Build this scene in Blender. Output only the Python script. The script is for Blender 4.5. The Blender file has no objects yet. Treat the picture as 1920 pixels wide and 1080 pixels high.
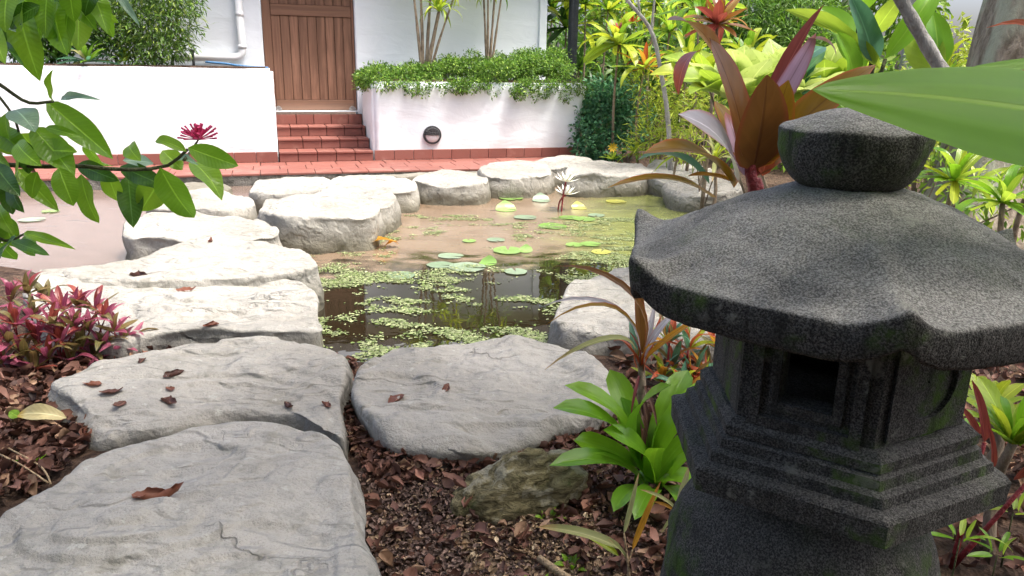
import bpy, bmesh, math, random
import numpy as np
from mathutils import Vector, Matrix, noise

random.seed(7)
RNG = np.random.default_rng(7)
scene = bpy.context.scene
COL = scene.collection
rad = math.radians

# ------------------------------------------------------------------ camera
F_PX, PITCH, ROLL = 1443.0, rad(16.2), rad(1.0)
CAM = Vector((0, 0, 1.0))
_f = Vector((0, math.cos(PITCH), -math.sin(PITCH)))
_u0 = Vector((0, math.sin(PITCH), math.cos(PITCH)))
_r0 = Vector((1, 0, 0))
CR = _r0 * math.cos(ROLL) + _u0 * math.sin(ROLL)
CU = -_r0 * math.sin(ROLL) + _u0 * math.cos(ROLL)
cd = bpy.data.cameras.new('camera')
cam = bpy.data.objects.new('camera', cd)
COL.objects.link(cam)
cd.sensor_width = 36.0
cd.lens = 36.0 * F_PX / 1920.0
cd.clip_start, cd.clip_end = 0.02, 2000.0
cam.matrix_world = Matrix(((CR.x, CU.x, -_f.x, CAM.x), (CR.y, CU.y, -_f.y, CAM.y),
                           (CR.z, CU.z, -_f.z, CAM.z), (0, 0, 0, 1)))
scene.camera = cam

# ------------------------------------------------------------------ sky, sun, exposure
SUN_EL, SUN_AZ = rad(67), rad(112)          # azimuth clockwise from +Y (the view direction)
world = bpy.data.worlds.new('World')
scene.world = world
world.use_nodes = True
wn = world.node_tree.nodes
wl = world.node_tree.links
sky = wn.new('ShaderNodeTexSky')
sky.sky_type = 'NISHITA'
sky.sun_disc = False
sky.sun_elevation = SUN_EL
sky.sun_rotation = SUN_AZ
sky.air_density, sky.dust_density, sky.ozone_density = 0.6, 6.0, 0.2
wn['Background'].inputs['Strength'].default_value = 0.15
wl.new(sky.outputs['Color'], wn['Background'].inputs['Color'])
sd = bpy.data.lights.new('sun', 'SUN')
sd.energy, sd.angle, sd.color = 1.6, rad(11), (1.0, 0.965, 0.91)
sun = bpy.data.objects.new('sun', sd)
COL.objects.link(sun)
sdir = Vector((math.sin(SUN_AZ) * math.cos(SUN_EL), math.cos(SUN_AZ) * math.cos(SUN_EL), math.sin(SUN_EL)))
sun.rotation_euler = sdir.to_track_quat('Z', 'Y').to_euler()
sun.location = (0, 0, 12)
vs = scene.view_settings
vs.view_transform, vs.look, vs.gamma, vs.use_curve_mapping = 'Standard', 'None', 1.0, False
vs.exposure = 1.6

# ------------------------------------------------------------------ pixel rays -> places in the garden
def ray(px, py):
    return _f + CR * ((px - 960) / F_PX) - CU * ((py - 540) / F_PX)
def at(px, py, z):                            # point on the level plane z
    d = ray(px, py)
    return CAM + d * ((z - CAM.z) / d.z)
def pd(px, py, dist):                         # point at a given distance along +Y
    d = ray(px, py)
    return CAM + d * (dist / d.y)
def mpp(dist): return dist / F_PX             # metres per pixel at a distance

# ------------------------------------------------------------------ object helpers
def tag(o, label=None, cat=None, group=None, kind=None):
    if label: o['label'] = label
    if cat: o['category'] = cat
    if group: o['group'] = group
    if kind: o['kind'] = kind
    return o
def empty(name, loc, label=None, cat=None, group=None, rotz=0.0):
    o = bpy.data.objects.new(name, None)
    COL.objects.link(o)
    o.location = loc
    o.rotation_euler = (0, 0, rotz)
    o.empty_display_size = 0.05
    return tag(o, label, cat, group)
def link(name, me, mat=None, parent=None, loc=None):
    o = bpy.data.objects.new(name, me)
    COL.objects.link(o)
    if mat is not None and len(me.materials) == 0:
        me.materials.append(mat)
    elif mat is not None and me.materials[0] != mat:
        o.material_slots[0].link = 'OBJECT'
        o.material_slots[0].material = mat
    if parent is not None: o.parent = parent
    if loc is not None: o.location = loc
    return o
def mesh(name, verts, faces, smooth=False):
    me = bpy.data.meshes.new(name)
    me.from_pydata([tuple(v) for v in verts], [], faces)
    if smooth:
        me.polygons.foreach_set('use_smooth', [True] * len(me.polygons))
    me.update()
    return me
class B:
    """collects shapes for ONE mesh"""
    def __init__(s): s.v, s.f = [], []
    def add(s, vs_, fs_):
        n = len(s.v); s.v += [tuple(v) for v in vs_]; s.f += [tuple(i + n for i in f) for f in fs_]; return s
    def box(s, x0, x1, y0, y1, z0, z1, c=0.0):
        if c <= 0:
            v = [(x, y, z) for z in (z0, z1) for x, y in ((x0, y0), (x1, y0), (x1, y1), (x0, y1))]
            return s.add(v, [(3, 2, 1, 0), (4, 5, 6, 7)] + [(i, (i + 1) % 4, 4 + (i + 1) % 4, 4 + i) for i in range(4)])
        bm = bmesh.new()
        bmesh.ops.create_cube(bm, size=1)
        for q in bm.verts:
            q.co = Vector(((x0 + x1) / 2 + q.co.x * (x1 - x0), (y0 + y1) / 2 + q.co.y * (y1 - y0), (z0 + z1) / 2 + q.co.z * (z1 - z0)))
        bmesh.ops.bevel(bm, geom=bm.edges[:], offset=c, segments=1, affect='EDGES')
        bm.verts.index_update()
        s.add([q.co[:] for q in bm.verts], [[q.index for q in f.verts] for f in bm.faces]); bm.free(); return s
    def tube(s, pts, rr, n=8, cap=True):
        pts = [Vector(p) for p in pts]
        if not hasattr(rr, '__len__'): rr = [rr] * len(pts)
        ref = Vector((0.31, 0.2, 0.93)).normalized(); vs_ = []
        for i, p in enumerate(pts):
            t = (pts[min(i + 1, len(pts) - 1)] - pts[max(i - 1, 0)]).normalized()
            if abs(t.dot(ref)) > 0.95: ref = Vector((1, 0.1, 0)).normalized()
            a = (ref - t * ref.dot(t)).normalized(); b = t.cross(a); ref = a
            vs_ += [p + (a * math.cos(k * 2 * math.pi / n) + b * math.sin(k * 2 * math.pi / n)) * rr[i] for k in range(n)]
        fs_ = [(i * n + k, i * n + (k + 1) % n, (i + 1) * n + (k + 1) % n, (i + 1) * n + k) for i in range(len(pts) - 1) for k in range(n)]
        if cap:
            fs_ += [tuple(range(n - 1, -1, -1)), tuple((len(pts) - 1) * n + k for k in range(n))]
        return s.add(vs_, fs_)
    def rings(s, rings, cap0=True, cap1=True):
        n = len(rings[0]); vs_ = [p for r in rings for p in r]
        fs_ = [(i * n + k, i * n + (k + 1) % n, (i + 1) * n + (k + 1) % n, (i + 1) * n + k) for i in range(len(rings) - 1) for k in range(n)]
        if cap0: fs_.append(tuple(range(n - 1, -1, -1)))
        if cap1: fs_.append(tuple((len(rings) - 1) * n + k for k in range(n)))
        return s.add(vs_, fs_)
    def lathe(s, prof, n=24, c=(0, 0)):
        return s.rings([[(c[0] + r * math.cos(2 * math.pi * k / n), c[1] + r * math.sin(2 * math.pi * k / n), z) for k in range(n)] for r, z in prof])
    def build(s, name, mat, parent=None, smooth=False, loc=None):
        return link(name, mesh(name, s.v, s.f, smooth), mat, parent, loc)
def spline(pts, n):
    """Catmull-Rom through open points"""
    P = [Vector(p) for p in pts]; P = [P[0] * 2 - P[1]] + P + [P[-1] * 2 - P[-2]]; out = []
    for i in range(n):
        t = i / (n - 1) * (len(P) - 3); k = min(int(t), len(P) - 4); u = t - k
        a, b, c, d = P[k:k + 4]
        out.append(0.5 * ((2 * b) + (c - a) * u + (2 * a - 5 * b + 4 * c - d) * u * u + (3 * b - a - 3 * c + d) * u ** 3))
    return out

# ------------------------------------------------------------------ materials
class NT:
    def __init__(s, name):
        s.m = bpy.data.materials.new(name); s.m.use_nodes = True
        s.n, s.l = s.m.node_tree.nodes, s.m.node_tree.links
        s.p = s.n['Principled BSDF']; s.out = s.n['Material Output']
    def new(s, t, **kw):
        q = s.n.new(t)
        for k, v in kw.items(): setattr(q, k, v)
        return q
    def set(s, sock, v):
        if isinstance(v, bpy.types.NodeSocket): s.l.new(v, sock)
        elif v is not None:
            if sock.type == 'RGBA' and len(v) == 3: v = (*v, 1)
            sock.default_value = v
    def coord(s, kind='Object', scale=(1, 1, 1), rot=(0, 0, 0)):
        if kind == 'World': c = s.new('ShaderNodeNewGeometry').outputs['Position']
        else: c = s.new('ShaderNodeTexCoord').outputs[kind]
        mp = s.new('ShaderNodeMapping'); mp.inputs['Scale'].default_value = scale; mp.inputs['Rotation'].default_value = rot
        s.l.new(c, mp.inputs[0]); return mp.outputs[0]
    def noise(s, vec, scale, detail=4, rough=0.55, dist=0.0, out='Fac'):
        q = s.new('ShaderNodeTexNoise'); s.l.new(vec, q.inputs['Vector'])
        q.inputs['Scale'].default_value = scale; q.inputs['Detail'].default_value = detail
        q.inputs['Roughness'].default_value = rough; q.inputs['Distortion'].default_value = dist
        return q.outputs[out]
    def voro(s, vec, scale, feature='F1', out='Distance', rand=1.0):
        q = s.new('ShaderNodeTexVoronoi', feature=feature); s.l.new(vec, q.inputs['Vector'])
        q.inputs['Scale'].default_value = scale; q.inputs['Randomness'].default_value = rand
        return q.outputs[out]
    def ramp(s, fac, a, b, lo=0.0, hi=1.0):
        q = s.new('ShaderNodeMapRange', interpolation_type='SMOOTHSTEP')
        s.set(q.inputs['Value'], fac); q.inputs['From Min'].default_value = a; q.inputs['From Max'].default_value = b
        q.inputs['To Min'].default_value = lo; q.inputs['To Max'].default_value = hi
        return q.outputs['Result']
    def math(s, op, a, b=None, c=None, clamp=False):
        q = s.new('ShaderNodeMath', operation=op, use_clamp=clamp)
        for i, v in enumerate((a, b, c)):
            if v is not None: s.set(q.inputs[i], v)
        return q.outputs[0]
    def mix(s, fac, a, b, mode='MIX'):
        q = s.new('ShaderNodeMix', data_type='RGBA', blend_type=mode)
        s.set(q.inputs[0], fac); s.set(q.inputs[6], a); s.set(q.inputs[7], b)
        return q.outputs[2]
    def bump(s, h, strength=0.3, dist=0.01, nrm=None):
        q = s.new('ShaderNodeBump'); q.inputs['Strength'].default_value = strength; q.inputs['Distance'].default_value = dist
        s.l.new(h, q.inputs['Height'])
        if nrm is not None: s.l.new(nrm, q.inputs['Normal'])
        return q.outputs[0]
    def xyz(s, vec):
        q = s.new('ShaderNodeSeparateXYZ'); s.l.new(vec, q.inputs[0]); return q.outputs
    def fin(s, color=None, rough=None, normal=None, spec=None):
        s.set(s.p.inputs['Base Color'], color); s.set(s.p.inputs['Roughness'], rough)
        if normal is not None: s.l.new(normal, s.p.inputs['Normal'])
        if spec is not None: s.p.inputs['Specular IOR Level'].default_value = spec
        return s.m

def rock_material():
    t = NT('pale_rock')
    c = t.coord('World')
    info = t.new('ShaderNodeObjectInfo').outputs['Random']
    big = t.noise(c, 2.3, 4, 0.6)
    fine = t.noise(c, 220, 3, 0.7)
    mid = t.noise(c, 26, 5, 0.65)
    # slaty ledges: contour steps of a stretched noise field
    cw = t.coord('World', (2.6, 6.2, 3.0))
    q = t.noise(cw, 1.0, 4, 0.5, 0.15)
    st = t.math('MULTIPLY', q, 8.0)
    fr = t.math('FRACT', st)
    led = t.math('ADD', t.math('FLOOR', st), t.ramp(fr, 0.0, 0.38))
    wv = t.new('ShaderNodeVectorMath', operation='MULTIPLY_ADD'); t.l.new(t.noise(c, 5, 4, 0.6, 0, 'Color'), wv.inputs[0]); wv.inputs[1].default_value = (.35, .35, .35); t.l.new(t.coord('World', (1.0, 1.7, 1.0)), wv.inputs[2])
    cr = t.voro(wv.outputs[0], 2.6, 'DISTANCE_TO_EDGE')
    wob = t.math('ADD', cr, t.math('MULTIPLY', t.math('SUBTRACT', mid, 0.5), 0.05))
    crack = t.ramp(wob, 0.0, 0.02, 1.0, 0.0)
    gate = t.ramp(t.noise(c, 2.3, 3), 0.55, 0.68)
    crack = t.math('MULTIPLY', t.math('MULTIPLY', crack, gate), 0.6)
    h = t.math('ADD', t.math('MULTIPLY', led, 0.0105), t.math('MULTIPLY', mid, 0.018))
    h = t.math('ADD', h, t.math('MULTIPLY', fine, 0.0030))
    h = t.math('SUBTRACT', h, t.math('MULTIPLY', crack, 0.012))
    col = t.mix(t.ramp(big, 0.35, 0.68), (0.315, 0.305, 0.27), (0.43, 0.415, 0.37))
    col = t.mix(t.math('MULTIPLY', t.ramp(mid, 0.45, 0.7), 0.5), col, (0.25, 0.255, 0.225))
    col = t.mix(t.math('MULTIPLY', t.ramp(fine, 0.52, 0.68), 0.42), col, (0.19, 0.19, 0.18))
    col = t.mix(t.math('MULTIPLY', crack, 0.55), col, (0.11, 0.105, 0.085))
    edge = t.math('MULTIPLY', t.ramp(fr, 0.0, 0.10, 1.0, 0.0), t.ramp(t.noise(c, 5, 3), 0.45, 0.6))
    col = t.mix(t.math('MULTIPLY', edge, 0.30), col, (0.20, 0.195, 0.17))
    # dirt blotches and pale lichen spots
    col = t.mix(t.math('MULTIPLY', t.ramp(t.noise(c, 6.5, 5, 0.7), 0.54, 0.70), 0.45), col, (0.20, 0.19, 0.145))
    col = t.mix(t.math('MULTIPLY', t.ramp(t.noise(c, 30, 4, 0.6), 0.62, 0.68), 0.5), col, (0.50, 0.50, 0.45))
    # algae stain at the waterline, drawn up the flanks as painted shade
    z = t.xyz(c)[2]
    zz = t.math('ADD', z, t.math('MULTIPLY', t.math('SUBTRACT', mid, 0.5), 0.10))
    col = t.mix(t.ramp(zz, 0.01, 0.145, 0.85, 0.0), col, (0.13, 0.12, 0.08))
    return t.fin(col, 0.86, t.bump(h, 0.9, 1.0), 0.25)

def lantern_material():
    t = NT('dark_granite')
    c = t.coord('World')
    grain = t.noise(c, 520, 2, 0.7); mid = t.noise(c, 38, 5, 0.6); big = t.noise(c, 7, 3, 0.6)
    pit = t.voro(c, 260)
    up = t.xyz(t.new('ShaderNodeNewGeometry').outputs['Normal'])[2]
    col = t.mix(t.ramp(grain, 0.38, 0.66), (0.020, 0.020, 0.018), (0.120, 0.117, 0.104))
    col = t.mix(t.math('MULTIPLY', t.ramp(mid, 0.42, 0.7), 0.45), col, (0.030, 0.032, 0.027))
    col = t.mix(t.math('MULTIPLY', t.ramp(grain, 0.70, 0.78), 0.5), col, (0.26, 0.255, 0.24))
    # skylight painted as paler stone on upward faces, strongest on the roof, green moss patches on the rims
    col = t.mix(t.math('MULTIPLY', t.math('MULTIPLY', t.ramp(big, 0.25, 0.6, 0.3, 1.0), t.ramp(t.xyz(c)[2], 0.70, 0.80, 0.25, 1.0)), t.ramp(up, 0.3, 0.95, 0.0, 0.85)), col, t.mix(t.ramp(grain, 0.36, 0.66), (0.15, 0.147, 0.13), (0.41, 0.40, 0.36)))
    moss = t.math('MULTIPLY', t.ramp(t.noise(c, 11, 4), 0.50, 0.62), t.ramp(t.math('ABSOLUTE', up), 0.0, 0.6, 1.0, 0.15))
    col = t.mix(t.math('MULTIPLY', moss, t.ramp(mid, 0.35, 0.6)), col, (0.055, 0.105, 0.014))
    lich = t.math('MULTIPLY', t.ramp(t.noise(c, 19, 5, 0.7), 0.60, 0.66), t.ramp(t.noise(c, 4, 2), 0.42, 0.6))
    col = t.mix(t.math('MULTIPLY', lich, 0.55), col, (0.26, 0.265, 0.22))
    streak = t.ramp(t.noise(t.coord('World', (60, 60, 5)), 1.0, 3), 0.5, 0.68)
    col = t.mix(t.math('MULTIPLY', streak, t.ramp(t.math('ABSOLUTE', up), 0.0, 0.7, 0.65, 0.1)), col, (0.010, 0.011, 0.009))
    h = t.math('ADD', t.math('MULTIPLY', grain, 0.0016), t.math('MULTIPLY', mid, 0.007))
    h = t.math('ADD', h, t.math('MULTIPLY', t.noise(t.coord('World', (90, 90, 8)), 1.0, 3), 0.002))
    h = t.math('SUBTRACT', h, t.math('MULTIPLY', t.ramp(pit, 0.0, 0.3, 1.0, 0.0), 0.0012))
    return t.fin(col, 0.88, t.bump(h, 0.9, 1.0), 0.25)

def simple(name, color, rough=0.6, spec=0.4, nscale=30, namp=0.25, bscale=80, bamp=0.0015, dark=None, metallic=0.0, kind='World'):
    t = NT(name)
    c = t.coord(kind)
    n = t.noise(c, nscale, 5, 0.6)
    d = dark or tuple(v * (1 - 2.2 * namp) for v in color)
    col = t.mix(t.ramp(n, 0.3, 0.7), d, color)
    t.p.inputs['Metallic'].default_value = metallic
    return t.fin(col, rough, t.bump(t.noise(c, bscale, 4), 0.8, bamp * 10) if bamp else None, spec)

def plaster_material():
    t = NT('white_render')
    c = t.coord('World')
    trowel = t.noise(t.coord('World', (1, 1, 2.6)), 3.2, 4, 0.5, 0.6)
    f = t.noise(c, 60, 4)
    z = t.xyz(c)[2]
    grime = t.math('MULTIPLY', t.ramp(t.math('ADD', z, t.math('MULTIPLY', t.noise(t.coord('World', (9, 9, 1.2)), 1.0, 4), 0.3)), 0.32, 0.5, 1, 0), 0.22)
    col = t.mix(t.ramp(t.noise(c, 2.0, 3), 0.3, 0.7), (0.755, 0.805, 0.845), (0.78, 0.825, 0.855))
    col = t.mix(grime, col, (0.52, 0.50, 0.43))
    h = t.math('ADD', t.math('MULTIPLY', trowel, 0.035), t.math('MULTIPLY', f, 0.0016))
    return t.fin(col, 0.8, t.bump(h, 0.28, 1.0), 0.3)

def terracotta_material():
    t = NT('terracotta')
    c = t.coord('World')
    r = t.new('ShaderNodeObjectInfo').outputs['Random']
    col = t.mix(r, (0.20, 0.075, 0.058), (0.265, 0.105, 0.082))
    col = t.mix(t.math('MULTIPLY', t.ramp(t.noise(c, 14, 5, 0.65), 0.48, 0.72), 0.55), col, (0.24, 0.075, 0.055))
    col = t.mix(t.math('MULTIPLY', t.ramp(t.noise(c, 5, 4), 0.55, 0.75), 0.5), col, (0.37, 0.21, 0.165))
    return t.fin(col, 0.55, t.bump(t.noise(c, 120, 3), 0.4, 0.004), 0.35)

def wood_material():
    t = NT('stained_timber')
    c = t.coord('Object', (26, 26, 1.6))
    r = t.new('ShaderNodeObjectInfo').outputs['Random']
    off = t.new('ShaderNodeVectorMath', operation='ADD'); t.l.new(c, off.inputs[0])
    cb = t.new('ShaderNodeCombineXYZ'); t.l.new(t.math('MULTIPLY', r, 37.0), cb.inputs[0]); t.l.new(t.math('MULTIPLY', r, 11.0), cb.inputs[2]); t.l.new(cb.outputs[0], off.inputs[1])
    g = t.noise(off.outputs[0], 1.0, 6, 0.65, 0.8)
    col = t.mix(t.ramp(g, 0.3, 0.72), (0.12, 0.062, 0.038), (0.28, 0.148, 0.094))
    col = t.mix(t.math('MULTIPLY', r, 0.4), col, (0.20, 0.105, 0.066))
    w = t.xyz(t.coord('World'))[2]
    worn = t.ramp(t.math('ADD', w, t.math('MULTIPLY', g, 0.16)), 0.58, 0.72, 0.45, 0.0)
    col = t.mix(worn, col, (0.33, 0.235, 0.175))
    return t.fin(col, 0.62, t.bump(g, 0.35, 0.006), 0.3)

def leaf_material(name, a, b, rib=None, rough=0.38, trans=0.35, tip=None, edge=None, spot=None, tr=None, spec=0.4, vein=14.0):
    """UV: u along the blade, v across; random tint for each leaf"""
    t = NT(name)
    uv = t.new('ShaderNodeTexCoord').outputs['UV']
    u, v, _ = t.xyz(uv)
    r = t.new('ShaderNodeObjectInfo').outputs['Random']
    col = t.mix(r, a, b)
    oc = t.coord('Object')
    nn = t.noise(oc, 3.5, 4, 0.6)
    col = t.mix(t.math('MULTIPLY', t.ramp(nn, 0.35, 0.75), 0.4), col, tuple(x * 0.62 for x in a))
    av = t.math('ABSOLUTE', t.math('SUBTRACT', v, 0.5))
    # side veins slant off the midrib
    ph = t.math('ADD', t.math('MULTIPLY', u, vein * 6.283), t.math('MULTIPLY', av, -22.0))
    vn = t.math('SINE', ph)
    col = t.mix(t.math('MULTIPLY', t.ramp(vn, 0.5, 1.0), 0.06), col, tuple(min(1, x * 1.9 + 0.01) for x in b))
    if edge: col = t.mix(t.ramp(av, 0.36, 0.48), col, edge)
    if tip: col = t.mix(t.ramp(t.math('ADD', u, t.math('MULTIPLY', nn, 0.25)), 0.85, 1.12), col, tip)
    if rib is None or vein: col = t.mix(t.math('MULTIPLY', t.ramp(t.noise(oc, 11, 4, 0.7), 0.66, 0.72), 0.55), col, (0.20, 0.13, 0.04))
    if spot: col = t.mix(t.math('MULTIPLY', t.ramp(t.noise(oc, 9, 3), 0.58, 0.66), 0.8), col, spot)
    ribm = t.ramp(av, 0.012, 0.04, 1.0, 0.0)
    col = t.mix(t.math('MULTIPLY', ribm, 0.75), col, rib or tuple(min(1, x * 1.7 + 0.03) for x in b))
    h = t.math('SUBTRACT', t.math('MULTIPLY', vn, 0.12), t.math('MULTIPLY', ribm, 1.0))
    nrm = t.bump(h, 0.25, 0.004)
    t.fin(col, rough, nrm, spec)
    tl = t.new('ShaderNodeBsdfTranslucent')
    t.set(tl.inputs['Color'], t.mix(0.55, col, tr or tuple(min(1, x * 2.2) for x in b)))
    ms = t.new('ShaderNodeMixShader'); ms.inputs[0].default_value = trans
    t.l.new(t.p.outputs[0], ms.inputs[1]); t.l.new(tl.outputs[0], ms.inputs[2]); t.l.new(ms.outputs[0], t.out.inputs[0])
    return t.m

def foliage_material(name, trans=0.3, rough=0.45, spec=0.35, gain=1.6):
    t = NT(name)
    col = t.new('ShaderNodeVertexColor', layer_name='Col').outputs['Color']
    t.fin(col, rough, None, spec)
    tl = t.new('ShaderNodeBsdfTranslucent')
    t.set(tl.inputs['Color'], t.mix(1.0, col, (gain, gain, gain * 0.8), 'MULTIPLY'))
    ms = t.new('ShaderNodeMixShader'); ms.inputs[0].default_value = trans
    t.l.new(t.p.outputs[0], ms.inputs[1]); t.l.new(tl.outputs[0], ms.inputs[2]); t.l.new(ms.outputs[0], t.out.inputs[0])
    return t.m

def water_material():
    t = NT('pond_water')
    c = t.coord('World')
    X, Y, Z = t.xyz(c)
    n1 = t.noise(t.coord('World', (1, 1.9, 1)), 1.5, 5, 0.6, 0.4)
    n2 = t.noise(t.coord('World', (1, 1.6, 1)), 7, 5, 0.65)
    nn = t.math('ADD', t.math('MULTIPLY', t.math('SUBTRACT', n1, 0.5), 1.5), t.math('MULTIPLY', t.math('SUBTRACT', n2, 0.5), 0.9))
    # pollen film drifts over the far pond and leaves the water open near the path
    lim = t.math('SUBTRACT', Y, t.math('MULTIPLY', X, 0.22))
    far = t.ramp(t.math('ADD', lim, nn), 3.75, 4.15)
    left = t.ramp(t.math('ADD', X, t.math('MULTIPLY', nn, 0.5)), -1.25, -0.95, 1.0, 0.0)
    film = t.math('MAXIMUM', far, left)
    holes = t.ramp(t.noise(t.coord('World', (1, 3.0, 1)), 2.6, 5, 0.6), 0.62, 0.68, 1.0, 0.12)
    film = t.math('MULTIPLY', film, holes)
    sp = t.noise(c, 150, 3, 0.7)
    tan = t.mix(t.ramp(n1, 0.35, 0.65), (0.185, 0.130, 0.085), (0.25, 0.183, 0.127))
    pink = t.mix(t.ramp(n2, 0.3, 0.7), (0.135, 0.095, 0.076), (0.185, 0.135, 0.112))
    tan = t.mix(t.ramp(X, -1.6, -0.9, 1.0, 0.0), tan, pink)
    green = t.mix(t.ramp(n2, 0.35, 0.65), (0.15, 0.185, 0.04), (0.25, 0.29, 0.085))
    gm = t.ramp(t.math('ADD', t.math('SUBTRACT', X, t.math('MULTIPLY', Y, 0.10)), t.math('MULTIPLY', nn, 0.5)), -0.35, 0.25)
    fc = t.mix(t.math('MULTIPLY', gm, 0.85), tan, green)
    fc = t.mix(t.math('MULTIPLY', t.ramp(sp, 0.52, 0.62), 0.4), fc, (0.14, 0.11, 0.06))
    col = t.mix(film, (0.020, 0.015, 0.008), fc)
    rough = t.math('ADD', 0.015, t.math('MULTIPLY', film, 0.22))
    rip = t.bump(t.noise(c, 9, 2), 0.05, 0.01)
    t.p.inputs['IOR'].default_value = 1.85
    return t.fin(col, rough, rip, 0.62)

def soil_material():
    t = NT('mulch_soil')
    c = t.coord('World')
    n = t.noise(c, 24, 6, 0.7); v = t.voro(c, 70)
    col = t.mix(t.ramp(n, 0.35, 0.7), (0.040, 0.025, 0.018), (0.15, 0.098, 0.068))
    col = t.mix(t.math('MULTIPLY', t.ramp(t.noise(c, 2.2, 3), 0.5, 0.7), 0.6), col, (0.15, 0.105, 0.07))
    h = t.math('ADD', t.math('MULTIPLY', n, 0.03), t.math('MULTIPLY', v, 0.012))
    return t.fin(col, 0.9, t.bump(h, 1.0, 1.0), 0.2)

def bark_material(name, a, b, lichen=None):
    t = NT(name)
    c = t.coord('Object', (1, 1, 0.45))
    n = t.noise(c, 22, 6, 0.7, 0.4); m = t.noise(c, 5, 4)
    col = t.mix(t.ramp(n, 0.3, 0.7), a, b)
    if lichen: col = t.mix(t.math('MULTIPLY', t.ramp(m, 0.48, 0.62), 0.8), col, lichen)
    return t.fin(col, 0.85, t.bump(t.math('ADD', n, t.math('MULTIPLY', m, 0.8)), 0.9, 0.02), 0.2)

M = dict(
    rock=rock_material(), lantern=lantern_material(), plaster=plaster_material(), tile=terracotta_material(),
    wood=wood_material(), water=water_material(), soil=soil_material(),
    grout=simple('dark_grout', (0.10, 0.065, 0.05), 0.9, 0.2, 40, 0.3),
    concrete=simple('stained_concrete', (0.20, 0.19, 0.17), 0.85, 0.2, 12, 0.3, 90, 0.002, (0.05, 0.05, 0.04)),
    soffit=simple('tan_soffit', (0.26, 0.19, 0.12), 0.7, 0.3, 20, 0.12),
    roof=simple('roof_sheet', (0.16, 0.15, 0.14), 0.6, 0.4, 12, 0.15),
    pipe=simple('white_pipe', (0.76, 0.78, 0.80), 0.4, 0.5, 8, 0.05, 50, 0.0),
    blackpl=simple('black_lamp_metal', (0.022, 0.024, 0.028), 0.45, 0.5, 30, 0.15),
    lens=simple('frosted_lens', (0.72, 0.74, 0.76), 0.35, 0.5, 30, 0.04, 90, 0.0005),
    steel=simple('dull_steel', (0.45, 0.44, 0.42), 0.4, 0.5, 30, 0.15, metallic=0.8),
    hose=simple('blue_hose', (0.05, 0.20, 0.42), 0.4, 0.5, 30, 0.1),
    post=simple('dark_post', (0.045, 0.052, 0.060), 0.55, 0.4, 20, 0.15),
    moss_rock=None,
    bark=bark_material('tree_bark', (0.13, 0.105, 0.075), (0.36, 0.31, 0.24), (0.40, 0.43, 0.32)),
    bark_pale=bark_material('pale_bark', (0.22, 0.21, 0.19), (0.46, 0.45, 0.42)),
    cane=bark_material('cane_stem', (0.13, 0.095, 0.065), (0.36, 0.29, 0.21)),
    twig=simple('green_twig', (0.10, 0.11, 0.05), 0.7, 0.2, 40, 0.2),
    drystick=simple('dry_stick', (0.46, 0.34, 0.20), 0.75, 0.2, 60, 0.2),
    redstem=simple('red_stem', (0.32, 0.035, 0.04), 0.45, 0.4, 40, 0.2),
    foliage=foliage_material('foliage', 0.30), litter=foliage_material('dead_litter', 0.06, 0.6, 0.3, 1.2),
    weed=foliage_material('floating_weed', 0.08, 0.5, 0.35, 1.0),
    petal=simple('white_petal', (0.82, 0.82, 0.76), 0.5, 0.3, 60, 0.03, 90, 0.0),
    stamen=simple('yellow_stamen', (0.75, 0.50, 0.04), 0.6, 0.3, 60, 0.1, 90, 0.0),
)
def mossrock():
    t = NT('mossy_boulder')
    c = t.coord('World')
    n = t.noise(t.coord('World', (1.0, 1.0, 2.8), (0.5, 0.35, 0.2)), 26, 6, 0.7, 0.6); m = t.noise(c, 13, 5, 0.65); f = t.noise(c, 150, 3)
    col = t.mix(t.ramp(n, 0.3, 0.7), (0.040, 0.034, 0.014), (0.30, 0.26, 0.135))
    col = t.mix(t.math('MULTIPLY', t.ramp(m, 0.52, 0.60), 0.6), col, (0.40, 0.38, 0.28))
    col = t.mix(t.math('MULTIPLY', t.ramp(m, 0.28, 0.42, 1, 0), 0.8), col, (0.055, 0.07, 0.015))
    h = t.math('ADD', t.math('MULTIPLY', n, 0.022), t.math('MULTIPLY', f, 0.002))
    return t.fin(col, 0.85, t.bump(h, 1.0, 1.0), 0.25)
M['moss_rock'] = mossrock()
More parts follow.
